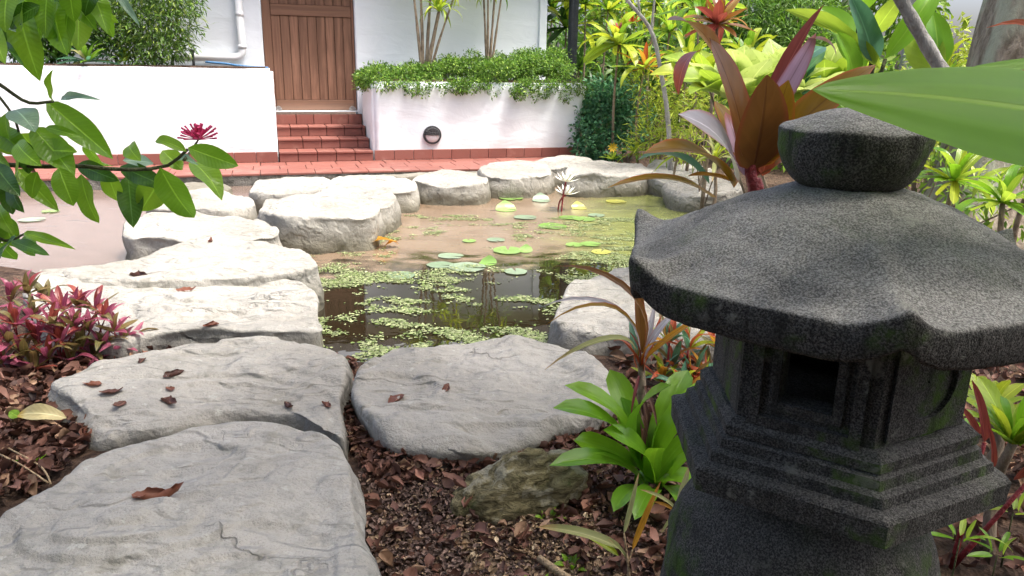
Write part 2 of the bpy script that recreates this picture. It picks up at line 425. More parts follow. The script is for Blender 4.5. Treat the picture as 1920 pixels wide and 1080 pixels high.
L = dict(
    ixora=leaf_material('ixora_leaf', (0.15, 0.32, 0.02), (0.27, 0.46, 0.03), trans=0.45, rough=0.28, tr=(0.30, 0.62, 0.03), spec=0.5),
    ixora_d=leaf_material('ixora_leaf_old', (0.045, 0.125, 0.014), (0.08, 0.19, 0.016), trans=0.28, rough=0.25, tr=(0.10, 0.28, 0.02), spec=0.55),
    ixora_l=leaf_material('ixora_leaf_young', (0.17, 0.33, 0.02), (0.24, 0.42, 0.03), trans=0.45, rough=0.32, tr=(0.5, 0.85, 0.05)),
    ixora_p=leaf_material('ixora_leaf_pale', (0.20, 0.33, 0.22), (0.26, 0.40, 0.25), trans=0.25, rough=0.25, spec=0.6),
    brom=leaf_material('bromeliad_leaf', (0.10, 0.25, 0.018), (0.20, 0.40, 0.025), trans=0.38, rough=0.27, tr=(0.42, 0.80, 0.03), rib=(0.17, 0.36, 0.03), vein=0.0, spec=0.5),
    lime=leaf_material('lime_leaf', (0.22, 0.36, 0.03), (0.36, 0.48, 0.05), trans=0.42, rough=0.33, tr=(0.62, 0.85, 0.08), vein=8),
    limepale=leaf_material('variegated_leaf', (0.46, 0.58, 0.14), (0.60, 0.70, 0.28), trans=0.45, rough=0.35, tr=(0.75, 0.9, 0.22), spot=(0.26, 0.40, 0.05), vein=7),
    green=leaf_material('green_strap_leaf', (0.075, 0.19, 0.018), (0.16, 0.31, 0.03), trans=0.36, rough=0.32, tr=(0.35, 0.62, 0.04), vein=0.0),
    yellowgreen=leaf_material('yellow_green_leaf', (0.21, 0.32, 0.02), (0.40, 0.47, 0.04), trans=0.42, rough=0.36, tr=(0.70, 0.80, 0.05), vein=0.0),
    darkgreen=leaf_material('dark_strap_leaf', (0.022, 0.065, 0.016), (0.05, 0.12, 0.02), trans=0.22, rough=0.35, vein=0.0),
    bluegreen=leaf_material('blue_green_leaf', (0.06, 0.17, 0.10), (0.10, 0.24, 0.13), trans=0.3, rough=0.32, vein=10),
    paddle=leaf_material('paddle_leaf', (0.11, 0.28, 0.020), (0.19, 0.40, 0.026), trans=0.45, rough=0.36, tr=(0.45, 0.82, 0.05), rib=(0.28, 0.48, 0.06), vein=0.0),
    bronze=leaf_material('bronze_cordyline_leaf', (0.13, 0.060, 0.018), (0.21, 0.100, 0.024), trans=0.30, rough=0.30, tr=(0.50, 0.22, 0.04), rib=(0.06, 0.02, 0.012), edge=(0.24, 0.06, 0.03), vein=5, spec=0.5),
    olive=leaf_material('olive_cordyline_leaf', (0.20, 0.11, 0.012), (0.30, 0.18, 0.015), trans=0.34, rough=0.32, tr=(0.70, 0.42, 0.03), rib=(0.09, 0.03, 0.01), edge=(0.40, 0.09, 0.03), vein=5),
    redleaf=leaf_material('red_leaf', (0.34, 0.055, 0.03), (0.46, 0.11, 0.04), trans=0.34, rough=0.34, tr=(0.85, 0.20, 0.05), vein=4),
    silver=leaf_material('silvered_leaf', (0.36, 0.34, 0.37), (0.46, 0.45, 0.48), trans=0.18, rough=0.3, edge=(0.42, 0.22, 0.22), vein=4, spec=0.6),
    stripe=leaf_material('pink_striped_leaf', (0.42, 0.24, 0.33), (0.52, 0.36, 0.46), trans=0.3, rough=0.3, edge=(0.30, 0.07, 0.05), rib=(0.12, 0.03, 0.05), tip=(0.34, 0.07, 0.03), vein=0.0),
    orange=leaf_material('orange_leaf', (0.40, 0.18, 0.02), (0.50, 0.27, 0.03), trans=0.38, rough=0.4, tr=(0.9, 0.45, 0.05), tip=(0.26, 0.10, 0.03), vein=0.0),
    magenta=leaf_material('magenta_leaf', (0.22, 0.045, 0.075), (0.38, 0.11, 0.17), trans=0.32, rough=0.33, tr=(0.65, 0.14, 0.27), vein=3, spec=0.5),
    maroon=leaf_material('maroon_leaf', (0.16, 0.025, 0.03), (0.30, 0.07, 0.045), trans=0.25, rough=0.35, vein=3),
    olivered=leaf_material('olive_red_leaf', (0.11, 0.115, 0.035), (0.20, 0.14, 0.05), trans=0.25, rough=0.36, vein=3, spec=0.5),
    grassy=leaf_material('tan_green_leaf', (0.24, 0.27, 0.10), (0.36, 0.36, 0.16), trans=0.35, rough=0.4, tip=(0.42, 0.24, 0.10), vein=0.0),
    dead=leaf_material('dead_leaf', (0.055, 0.020, 0.012), (0.12, 0.046, 0.026), trans=0.12, rough=0.5, rib=(0.26, 0.14, 0.08), spot=(0.06, 0.022, 0.012), vein=9),
    deadred=leaf_material('dead_red_leaf', (0.12, 0.038, 0.020), (0.23, 0.085, 0.045), trans=0.15, rough=0.5, rib=(0.34, 0.18, 0.10), vein=9),
    straw=leaf_material('straw_leaf', (0.50, 0.43, 0.20), (0.62, 0.55, 0.30), trans=0.2, rough=0.45, tip=(0.55, 0.36, 0.03), vein=9),
    padm=leaf_material('lily_pad', (0.16, 0.30, 0.06), (0.27, 0.42, 0.13), trans=0.1, rough=0.22, vein=0.0, spec=0.6, rib=(0.2, 0.36, 0.1)),
    pady=leaf_material('yellow_lily_pad', (0.36, 0.37, 0.07), (0.45, 0.42, 0.12), trans=0.1, rough=0.3, vein=0.0, spec=0.5),
    padg=leaf_material('glossy_lily_pad', (0.17, 0.25, 0.15), (0.27, 0.35, 0.24), trans=0.05, rough=0.2, vein=0.0, spec=0.9),
)

# ------------------------------------------------------------------ leaf meshes (length 1 along X, width 1 along Y)
def leaf_mesh(kind, bend=0.6, fold=0.25, wave=0.0, nx=10, seed=0, q=1.0, twist=0.0):
    r = random.Random(seed); rt = dict(ellip=.42, lance=.22, strap=.20, thin=.09, paddle=.34)[kind]; fold *= rt; wave *= rt; tz = rt
    th = [0.0]; xs, zs = [0.0], [0.0]
    for i in range(1, nx + 1):
        a = -bend * (((i - 0.5) / nx) ** q)
        xs.append(xs[-1] + math.cos(a) / nx); zs.append(zs[-1] + math.sin(a) / nx)
    ex, ez = xs[-1], zs[-1]; cl = math.hypot(ex, ez); ca, sa = ex / cl, ez / cl
    c = [((x * ca + z * sa) / cl, (-x * sa + z * ca) / cl) for x, z in zip(xs, zs)]
    def w(t):
        if kind == 'ellip': return math.sin(math.pi * min(1, t ** 0.85)) ** 0.75 if 0 < t < 1 else 0
        if kind == 'lance': return (t ** 0.55) * ((1 - t) ** 0.75) / 0.515 if t < 1 else 0
        if kind == 'strap':
            return (0.62 + 0.38 * min(1, t * 2.2)) * (1 if t < 0.72 else max(0, 1 - ((t - 0.72) / 0.28) ** 2.1) ** 0.62)
        if kind == 'thin': return (0.55 + 0.45 * min(1, t * 3)) * max(0, 1 - t ** 2.6) ** 0.9
        if kind == 'paddle':
            if t < 0.10: return 0.09
            s = (t - 0.10) / 0.90
            return max(0.09 if t < .2 else 0, math.sin(math.pi * s ** 0.82) ** 0.62 if 0 < s < 1 else 0)
    V, Fc, UV = [], [], []
    ny = 4
    for i in range(nx + 1):
        t = i / nx
        hw = 0.5 * max(w(t), 0.012)
        tw = twist * t
        for j in range(ny + 1):
            y = (j / ny - 0.5) * 2
            zz = c[i][1] + fold * abs(y) * hw + wave * math.sin(t * 9 + seed + (2.1 if y > 0 else 0)) * abs(y) * hw * 2
            yy = y * hw
            V.append((c[i][0] + r.uniform(-.004, .004), yy * math.cos(tw), zz + yy * math.sin(tw) * rt))
            UV.append((t, j / ny))
    for i in range(nx):
        for j in range(ny):
            a = i * (ny + 1) + j
            Fc.append((a, a + ny + 1, a + ny + 2, a + 1))
    me = mesh('leaf_' + kind, V, Fc, True)
    uvl = me.uv_layers.new(name='UVMap')
    idx = np.empty(len(me.loops), dtype=np.int32); me.loops.foreach_get('vertex_index', idx)
    uvl.data.foreach_set('uv', np.array(UV, dtype=np.float32)[idx].ravel())
    me.materials.append(L['green'])
    return me
LM = {}
for k_, opts in dict(ellip=[(.5, .3), (1.0, .35), (.25, .2), (1.4, .3)], lance=[(.35, .4), (.9, .4), (1.6, .35), (.15, .3)],
                     strap=[(.5, .3), (1.1, .35), (1.7, .3), (.2, .35)], thin=[(.6, .5), (1.3, .5), (2.1, .5), (.25, .5)],
                     paddle=[(.3, .3), (.7, .35), (1.2, .35), (.15, .25)]).items():
    LM[k_] = [leaf_mesh(k_, b, f, (0.10 if k_ in ('paddle', 'ellip') else 0.05), seed=i, q=1.3, twist=random.uniform(-.3, .3)) for i, (b, f) in enumerate(opts)]

def leaf(parent, me, base, tip, width, mat, up=(0, 0, 1), roll=0.0, name='leaf'):
    """base and tip in world metres; parent is an unrotated Empty"""
    base, tip, up = Vector(base), Vector(tip), Vector(up)
    X = tip - base; ln = X.length; X.normalize()
    if abs(X.dot(up.normalized())) > 0.97: up = Vector((-X.z, 0.3, X.x))
    Z = (up - X * up.dot(X)).normalized()
    if roll: Z = Matrix.Rotation(roll, 3, X) @ Z
    Y = Z.cross(X)
    o = link(name, me, mat, parent)
    b = base - (parent.location if parent is not None else Vector())
    o.matrix_basis = Matrix(((X.x * ln, Y.x * width, Z.x * ln, b.x), (X.y * ln, Y.y * width, Z.y * ln, b.y),
                             (X.z * ln, Y.z * width, Z.z * ln, b.z), (0, 0, 0, 1)))
    return o

def rosette(parent, c, n, length, width, kind, mats, el=(80, 5), jitter=0.2, variants=None, seed=0, r0=0.01, az0=0.0):
    r = random.Random(seed)
    c = Vector(c)
    for i in range(n):
        f = i / max(1, n - 1)
        az = az0 + i * 2.39996 + r.uniform(-.25, .25)
        e = rad(el[0] + (el[1] - el[0]) * (f ** 0.8) + r.uniform(-9, 9))
        ln = length * (0.72 + 0.28 * f) * r.uniform(1 - jitter, 1 + jitter)
        d = Vector((math.cos(az), math.sin(az), 0))
        b = c + d * r0
        tip = b + d * math.cos(e) * ln + Vector((0, 0, math.sin(e) * ln))
        m = LM[kind][variants[min(len(variants) - 1, int(f * len(variants)))]] if variants else r.choice(LM[kind])
        leaf(parent, m, b, tip, width * r.uniform(.85, 1.15), mats[r.randrange(len(mats))], roll=r.uniform(-.35, .35))

# ------------------------------------------------------------------ foliage built with numpy: thousands of small folded leaves in one mesh
def norm(a): return a / np.maximum(np.linalg.norm(a, axis=1, keepdims=True), 1e-9)
def leaf_cloud(name, P, D, Up, ln, wd, cols, mat, parent=None, fold=0.25, kind='stuff'):
    n = len(P); D = norm(D); Yv = norm(np.cross(Up, D)); Zv = np.cross(D, Yv)
    ln = np.broadcast_to(ln, (n,))[:, None]; wd = np.broadcast_to(wd, (n,))[:, None]
    V = np.empty((n, 5, 3))
    V[:, 0] = P; V[:, 1] = P + D * ln * .45 + Yv * wd * .5 + Zv * wd * fold
    V[:, 2] = P + D * ln * .45 - Yv * wd * .5 + Zv * wd * fold
    V[:, 3] = P + D * ln * .5; V[:, 4] = P + D * ln - Zv * ln * .12
    tri = np.array([(0, 3, 1), (0, 2, 3), (1, 3, 4), (3, 2, 4)])
    Fa = (np.arange(n) * 5)[:, None, None] + tri[None]
    return cloud_mesh(name, V.reshape(-1, 3), Fa.reshape(-1, 3), np.repeat(cols, 5, axis=0), mat, parent, kind)
def cloud_mesh(name, V, Fa, colv, mat, parent=None, kind='stuff'):
    me = bpy.data.meshes.new(name)
    k = Fa.shape[1]
    me.vertices.add(len(V)); me.vertices.foreach_set('co', V.astype(np.float32).ravel())
    me.loops.add(Fa.size); me.loops.foreach_set('vertex_index', Fa.astype(np.int32).ravel())
    me.polygons.add(len(Fa)); me.polygons.foreach_set('loop_start', np.arange(0, Fa.size, k, dtype=np.int32))
    me.update(calc_edges=True)
    ca = me.color_attributes.new('Col', 'FLOAT_COLOR', 'POINT')
    c4 = np.ones((len(V), 4), dtype=np.float32); c4[:, :3] = colv
    ca.data.foreach_set('color', c4.ravel())
    o = link(name, me, mat, parent)
    if kind: o['kind'] = kind
    return o
def tint(n, a, b, var=0.25, extra=None, pe=0.1):
    a, b = np.array(a), np.array(b)
    c = a + (b - a) * RNG.random((n, 1))
    if extra is not None:
        m = RNG.random(n) < pe; c[m] = np.array(extra)
    return np.clip(c * (1 + RNG.normal(0, var, (n, 1))), 0.004, 0.95)
def clumps(spheres, per, shell=0.55):
    """points through a set of clumps (x,y,z,r[,squash]); more near the surface"""
    P, N = [], []
    for s in spheres:
        x, y, z, r = s[:4]; sq = s[4] if len(s) > 4 else 0.8
        n = max(8, int(per * r * r))
        d = norm(RNG.normal(size=(n, 3)))
        rr = r * (shell + (1 - shell) * RNG.random((n, 1)) ** 0.6) * (1 + 0.18 * RNG.normal(size=(n, 1)))
        p = d * rr; p[:, 2] *= sq
        P.append(p + np.array((x, y, z))); N.append(d)
    return np.concatenate(P), np.concatenate(N)
def bush_leaves(name, spheres, per, ln, wd, a, b, mat, parent, droop=0.2, var=0.25, extra=None, pe=0.1, shell=0.5, upb=0.6):
    P, N = clumps(spheres, per, shell)
    P = P - np.array(parent.location)
    n = len(P)
    D = N + RNG.normal(0, 0.6, (n, 3)); D[:, 2] -= droop
    U = N * 0.5 + RNG.normal(0, .5, (n, 3)); U[:, 2] += upb
    return leaf_cloud(name, P, D, U, ln * (1 + .3 * RNG.normal(size=n)).clip(.4, 2), wd * (1 + .2 * RNG.normal(size=n)).clip(.5, 1.8), tint(n, a, b, var, extra, pe), mat, parent)

# ================================================================== SETTING: ground, pond, terrace
YAW = rad(17.554)
HO = Vector((-2.165, 7.116, 0.0))             # foot of the left planter's corner: origin of the house frame
DW = Vector((math.cos(YAW), math.sin(YAW), 0)); DN = Vector((-math.sin(YAW), math.cos(YAW), 0))
ZT = 0.10                                     # terrace level; the pond surface is z = 0
def W(s, d, z): return HO + DW * s + DN * d + Vector((0, 0, z))
def wz(px, py, d):                            # pixel -> (s, z) on the upright plane at depth d of the house frame
    q = ray(px, py); t = (HO + DN * d - CAM).dot(DN) / q.dot(DN); p = CAM + q * t
    return (p - HO).dot(DW), p.z

pond_px = [(-1500, 352), (75, 343), (410, 333), (720, 322), (900, 316), (1000, 322), (1130, 333), (1230, 350), (1310, 372), (1290, 420), (1240, 480),
           (1190, 530), (1090, 615), (1000, 655), (850, 664), (700, 690), (612, 694), (560, 625), (300, 560), (100, 518), (0, 512), (-1500, 530)]
POND = np.array([at(x, y, 0.0).xy for x, y in pond_px])
def poly_sd(P, poly):
    """signed distance, negative inside"""
    d = np.full(len(P), 1e9); ins = np.zeros(len(P), bool)
    n = len(poly)
    for i in range(n):
        a, b = poly[i], poly[(i + 1) % n]
        ab = b - a; t = np.clip(((P - a) @ ab) / (ab @ ab), 0, 1)
        d = np.minimum(d, np.linalg.norm(P - a - t[:, None] * ab, axis=1))
        c = ((a[1] > P[:, 1]) != (b[1] > P[:, 1])) & (P[:, 0] < (b[0] - a[0]) * (P[:, 1] - a[1]) / (b[1] - a[1] + 1e-12) + a[0])
        ins ^= c
    return np.where(ins, -d, d)
def ground_h(P):
    sd_ = poly_sd(P, POND)
    s = np.clip((sd_ + 0.10) / 0.22, 0, 1); s = s * s * (3 - 2 * s)
    x, y = P[:, 0], P[:, 1]
    bumps = 0.012 * np.sin(x * 5.1 + y * 3.3) * np.sin(y * 6.7 - x * 2.9) + 0.008 * np.sin(x * 13 + 2 * np.sin(y * 9)) * np.sin(y * 15 + x * 4)
    land = 0.065 + bumps * np.clip(1.5 - np.hypot(x, y - 3) / 10, 0, 1)
    return -0.40 + s * (land + 0.40)
def gz(x, y): return float(ground_h(np.array([[x, y]]))[0])
def axis(lo, hi, step, far):
    mid = list(np.arange(lo, hi + 1e-6, step)); e = [0.3, 1, 2.5, 6, 14, 40, 120]
    return np.array([lo - k * far / 120 for k in e[::-1]] + mid + [hi + k * far / 120 for k in e])
gx, gy = axis(-5.2, 5.2, 0.065, 300), axis(-2.0, 10.0, 0.065, 400)
GX, GY = np.meshgrid(gx, gy); GP = np.stack([GX.ravel(), GY.ravel()], 1); GZ = ground_h(GP)
nxg, nyg = len(gx), len(gy)
ii = (np.arange(nyg - 1)[:, None] * nxg + np.arange(nxg - 1)[None]).ravel()
gm = bpy.data.meshes.new('ground')
gf = np.stack([ii, ii + 1, ii + nxg + 1, ii + nxg], 1)
gm.from_pydata(np.column_stack([GP, GZ]).tolist(), [], gf.tolist())
gm.polygons.foreach_set('use_smooth', [True] * len(gm.polygons)); gm.update()
tag(link('ground', gm, M['soil']), kind='structure')
wm = mesh('pond_water', [(-11, 1.2, 0), (3, 1.2, 0), (3, 9, 0), (-11, 9, 0)], [(0, 1, 2, 3)])
tag(link('pond_water', wm, M['water']), kind='structure')

# terrace: slab plus single terracotta tiles
terrace = B().box(-6.0, 3.02, -0.745, -0.004, -0.38, ZT - 0.016).build('terrace', M['concrete'], None, loc=HO)
terrace.rotation_euler = (0, 0, YAW); tag(terrace, kind='structure')
tw_, td_ = 0.222, 0.2475
tme = mesh('paving_tile', *(lambda b: (b.v, b.f))(B().box(0.002, tw_ - 0.003, 0.002, td_ - 0.003, 0, 0.018, 0.003)))
tme.materials.append(M['tile'])
for j in range(3):
    for i in range(38):
        o = link('tile', tme, M['tile'], terrace, (-5.55 + i * tw_ + (0.0 if j % 2 else 0.06), -0.752 + j * (td_ + 0.003), ZT - 0.0175 + random.uniform(-.001, .001)))
        o.rotation_euler = (random.uniform(-.004, .004), random.uniform(-.004, .004), random.uniform(-.004, .004))

# ================================================================== planters, steps, house
def plaster_block(name, s0, s1, d0, d1, z0, z1, parent, amp=0.006, flare=0.0, round_=0.028):
    bm = bmesh.new(); bmesh.ops.create_cube(bm, size=1)
    for v in bm.verts:
        v.co = Vector(((s0 + s1) / 2 + v.co.x * (s1 - s0), (d0 + d1) / 2 + v.co.y * (d1 - d0), (z0 + z1) / 2 + v.co.z * (z1 - z0)))
    bmesh.ops.bevel(bm, geom=[e for e in bm.edges if max(e.verts[0].co.z, e.verts[1].co.z) > z0 + 1e-4], offset=round_, segments=4, affect='EDGES')
    for ax, a, b in ((0, s0, s1), (2, z0, z1), (1, d0, d1)):
        k = max(2, int((b - a) / 0.07))
        for i in range(1, k):
            co = Vector(); co[ax] = a + (b - a) * i / k; no = Vector(); no[ax] = 1
            bmesh.ops.bisect_plane(bm, geom=bm.verts[:] + bm.edges[:] + bm.faces[:], plane_co=co, plane_no=no)
    bm.normal_update()
    for v in bm.verts:
        n = noise.fractal(Vector((v.co.x * 2.3, v.co.y * 2.3, v.co.z * 4.5)), 0.9, 2.0, 4)
        v.co += v.normal * n * amp
        if flare: v.co.x += flare * max(0, v.co.z - z0) / (z1 - z0) * max(0, (v.co.x - (s0 + s1) / 2) / ((s1 - s0) / 2))
    me = bpy.data.meshes.new(name); bm.to_mesh(me); bm.free()
    me.polygons.foreach_set('use_smooth', [True] * len(me.polygons)); me.update()
    return link(name, me, M['plaster'], parent)
def skirting(parent, s0, s1, step, off=0.0):
    n = int(round((s1 - s0) / step)); st = (s1 - s0) / n
    me = mesh('skirting_tile', *(lambda b: (b.v, b.f))(B().box(0.002, st - 0.002, -0.014, 0.004, 0, 0.092, 0.002)))
    me.materials.append(M['tile'])
    for i in range(n):
        link('skirting_tile', me, M['tile'], parent, (s0 + i * st, -0.001, ZT + 0.003))
pl = empty('planter', HO, 'long white rendered planter wall beside the steps, agave and bamboo on top', 'planter', 'white planters beside the steps', YAW)
plaster_block('wall', -5.6, 0.0, 0.0, 0.80, 0.0, 0.925, pl, 0.009)
skirting(pl, -5.53, -0.005, 0.19)
pr = empty('planter', HO, 'white rendered planter with round wall lamp and overhanging green ground cover', 'planter', 'white planters beside the steps', YAW)
plaster_block('wall', 0.868, 2.94, 0.0, 0.80, 0.0, 0.828, pr, 0.004, 0.09)
skirting(pr, 0.875, 2.93, 0.19)
B().box(-5.5, -0.06, 0.06, 0.76, 0.85, 0.94).build('soil', M['soil'], pl)
B().box(0.93, 2.93, 0.06, 0.76, 0.75, 0.845).build('soil', M['soil'], pr)

steps = empty('entrance_steps', HO, 'flight of four terracotta tiled steps up to the timber door', 'steps', None, YAW)
zs_ = [ZT, 0.192, 0.285, 0.380, 0.498]
for k in range(4):
    d0 = 0.27 * k
    B().box(0.004, 0.864, d0 + 0.004, 0.845, zs_[k] - 0.09 if k else 0.0, zs_[k + 1] - 0.018).build('step_core', M['grout'], steps)
    off = (0.0, 0.06, -0.04, 0.03)[k]
    cuts = [0.006] + [c for c in (off + 0.173 * i for i in range(1, 6)) if 0.05 < c < 0.83] + [0.862]
    for a, b in zip(cuts[:-1], cuts[1:]):
        B().box(a + 0.003, b - 0.003, d0 - 0.012, d0 + 0.003, zs_[k] + 0.002, zs_[k + 1] - 0.0215, 0.002).build('riser_tile', M['tile'], steps)
        if k < 3:
            B().box(a + 0.003, b - 0.003, d0 - 0.024, d0 + 0.252, zs_[k + 1] - 0.0195, zs_[k + 1] + random.uniform(0, .002), 0.003).build('tread_tile', M['tile'], steps)

house = empty('house', HO, 'white rendered house with timber door, downpipe and low eaves', 'house', None, YAW)
HW = 0.85
wall = B().box(-5.6, -0.065, HW, HW + 0.24, 0, 2.6, 0.012).box(0.83, 2.845, HW, HW + 0.24, 0, 2.6, 0.012).box(-0.066, 0.831, HW + 0.002, HW + 0.238, 1.98, 2.59).build('wall', M['plaster'], house)
B().box(2.60, 2.842, HW + 0.242, 5.0, 0, 2.6).build('side_wall', M['plaster'], house)
B().box(2.79, 2.875, HW - 0.028, HW - 0.002, 0.1, 2.0, 0.006).build('corner_trim', M['plaster'], house)
B().add([(-6, 0.66, 1.90), (3.5, 0.66, 1.90), (3.5, 0.848, 1.99), (-6, 0.848, 1.99), (-6, 0.66, 1.93), (3.5, 0.66, 1.93), (3.5, 0.848, 2.03), (-6, 0.848, 2.03)],
        [(0, 3, 2, 1), (4, 5, 6, 7), (0, 1, 5, 4), (1, 2, 6, 5), (2, 3, 7, 6), (3, 0, 4, 7)]).build('soffit', M['soffit'], house)
B().add([(-6.05, 0.60, 1.935), (3.55, 0.60, 1.935), (3.55, 5.2, 3.0), (-6.05, 5.2, 3.0), (-6.05, 0.60, 2.03), (3.55, 0.60, 2.03), (3.55, 5.2, 3.1), (-6.05, 5.2, 3.1)],
        [(0, 3, 2, 1), (4, 5, 6, 7), (0, 1, 5, 4), (1, 2, 6, 5), (2, 3, 7, 6), (3, 0, 4, 7)]).build('roof', M['roof'], house)
DZ = 0.512
door = B().box(-0.06, 0.825, HW + 0.075, HW + 0.10, DZ, 1.975).build('door', M['grout'], house)
def board(a, b, z0, z1, y0=0.052, y1=0.074, nm='plank'):
    o = B().box(-(b - a) / 2 + 0.001, (b - a) / 2 - 0.001, y0, y1, 0, z1 - z0, 0.003).build(nm, M['wood'], door, loc=((a + b) / 2, HW, z0))
    return o
e_ = np.linspace(0.022, 0.802, 10)
for a, b in zip(e_[:-1], e_[1:]):
    dy = random.uniform(-.0015, .0015)
    board(a + .001, b - .001, DZ + 0.105, 1.425, 0.055 + dy); board(a + .001, b - .001, 1.532, 1.84, 0.055 + dy)
board(-0.06, 0.022, DZ + 0.004, 1.97, 0.045, nm='stile'); board(0.802, 0.825, DZ + 0.004, 1.97, 0.045, nm='stile')
for z0, z1 in ((DZ + 0.004, DZ + 0.104), (1.426, 1.531), (1.841, 1.97)):
    o = B().box(-(z1 - z0) / 2, (z1 - z0) / 2, 0.043, 0.074, 0, 0.776, 0.003).build('rail', M['wood'], door, loc=(0.024, HW, (z0 + z1) / 2))
    o.rotation_euler = (0, rad(90), 0)
B().box(-0.06, 0.826, HW - 0.004, HW + 0.10, 0.4985, DZ - 0.001, 0.003).build('threshold', M['plaster'], house)
for s in (0.028, 0.765):
    me_ = B().rings([[(0.036 * math.cos(a), y, 0.044 * math.sin(a)) for a in np.linspace(0, math.pi, 11)] for y in (0.0, 0.028)])
    me_.rings([[(0.02 * math.cos(a), y, 0.028 * math.sin(a)) for a in np.linspace(0, math.pi, 11)] for y in (-0.012, 0.0)])
    me_.build('door_bracket', M['steel'], door, loc=(s + 0.012, HW + 0.012, DZ + 0.002))
# downpipe
s1, z1 = wz(456, 108, 0.80)
pp = [(s1 - 0.008, 0.80, 1.96), (s1, 0.80, z1 + 0.09), (s1 - 0.006, 0.80, z1 + 0.04), (s1 - 0.03, 0.80, z1 + 0.012), (s1 - 0.075, 0.80, z1), (s1 - 0.62, 0.79, z1 - 0.008)]
dp = B().tube(pp, 0.037, 14).build('downpipe', M['pipe'], house, True)
B().tube([(s1, 0.80, 1.40), (s1, 0.80, 1.44)], 0.041, 14).build('pipe_collar', M['pipe'], dp, True)
B().tube([(s1, 0.80, z1 + 0.085), (s1, 0.80, z1 + 0.12)], 0.042, 14).build('pipe_collar', M['pipe'], dp, True)
hp = [Vector(wz(px, py, 0.5)[0:1] + (0.5,) + wz(px, py, 0.5)[1:2]) for px, py in ((385, 116), (420, 119), (455, 124), (485, 126), (503, 127))]
hs = B().tube(spline(hp, 18), 0.010, 8).build('garden_hose', M['hose'], None, True, HO); hs.rotation_euler = (0, 0, YAW)
tag(hs, 'thin blue hose lying on top of the long planter below the downpipe', 'hose')
s2, z2 = wz(362, 108, 0.5)
st = B().tube([(s2, 0.5, 0.93), (s2, 0.5, 1.08)], 0.013, 8).box(s2 - .02, s2 + .02, .48, .52, 1.055, 1.085, .004).build('irrigation_riser', M['blackpl'], None, False, HO)
st.rotation_euler = (0, 0, YAW); tag(st, 'black irrigation riser standing on the long planter beside the downpipe', 'sprinkler')
# wall lamp on the right planter: a thing fixed to the wall
ls, lz = 1.434, 0.333
lp = empty('wall_lamp', W(ls, -0.004, lz), 'round black eyelid wall lamp with white half lens on the planter', 'lamp', None, YAW)
def disc(r0, prof, a0=0.0, a1=2 * math.pi, n=36):
    an = np.linspace(a0, a1, n, endpoint=abs(a1 - a0 - 2 * math.pi) > 1e-6)
    return B().rings([[(r * math.cos(a), y, r * math.sin(a)) for a in an] for r, y in prof])
disc(0, [(0.088, 0.006), (0.088, -0.018), (0.084, -0.024), (0.075, -0.024), (0.072, -0.012)]).build('housing', M['blackpl'], lp)
disc(0, [(0.0725, -0.013), (0.066, -0.024), (0.02, -0.030)], math.pi, 2 * math.pi).build('lens', M['lens'], lp, True)
disc(0, [(0.074, -0.014), (0.074, -0.030), (0.066, -0.038), (0.01, -0.040)], 0, math.pi).build('hood', M['blackpl'], lp)

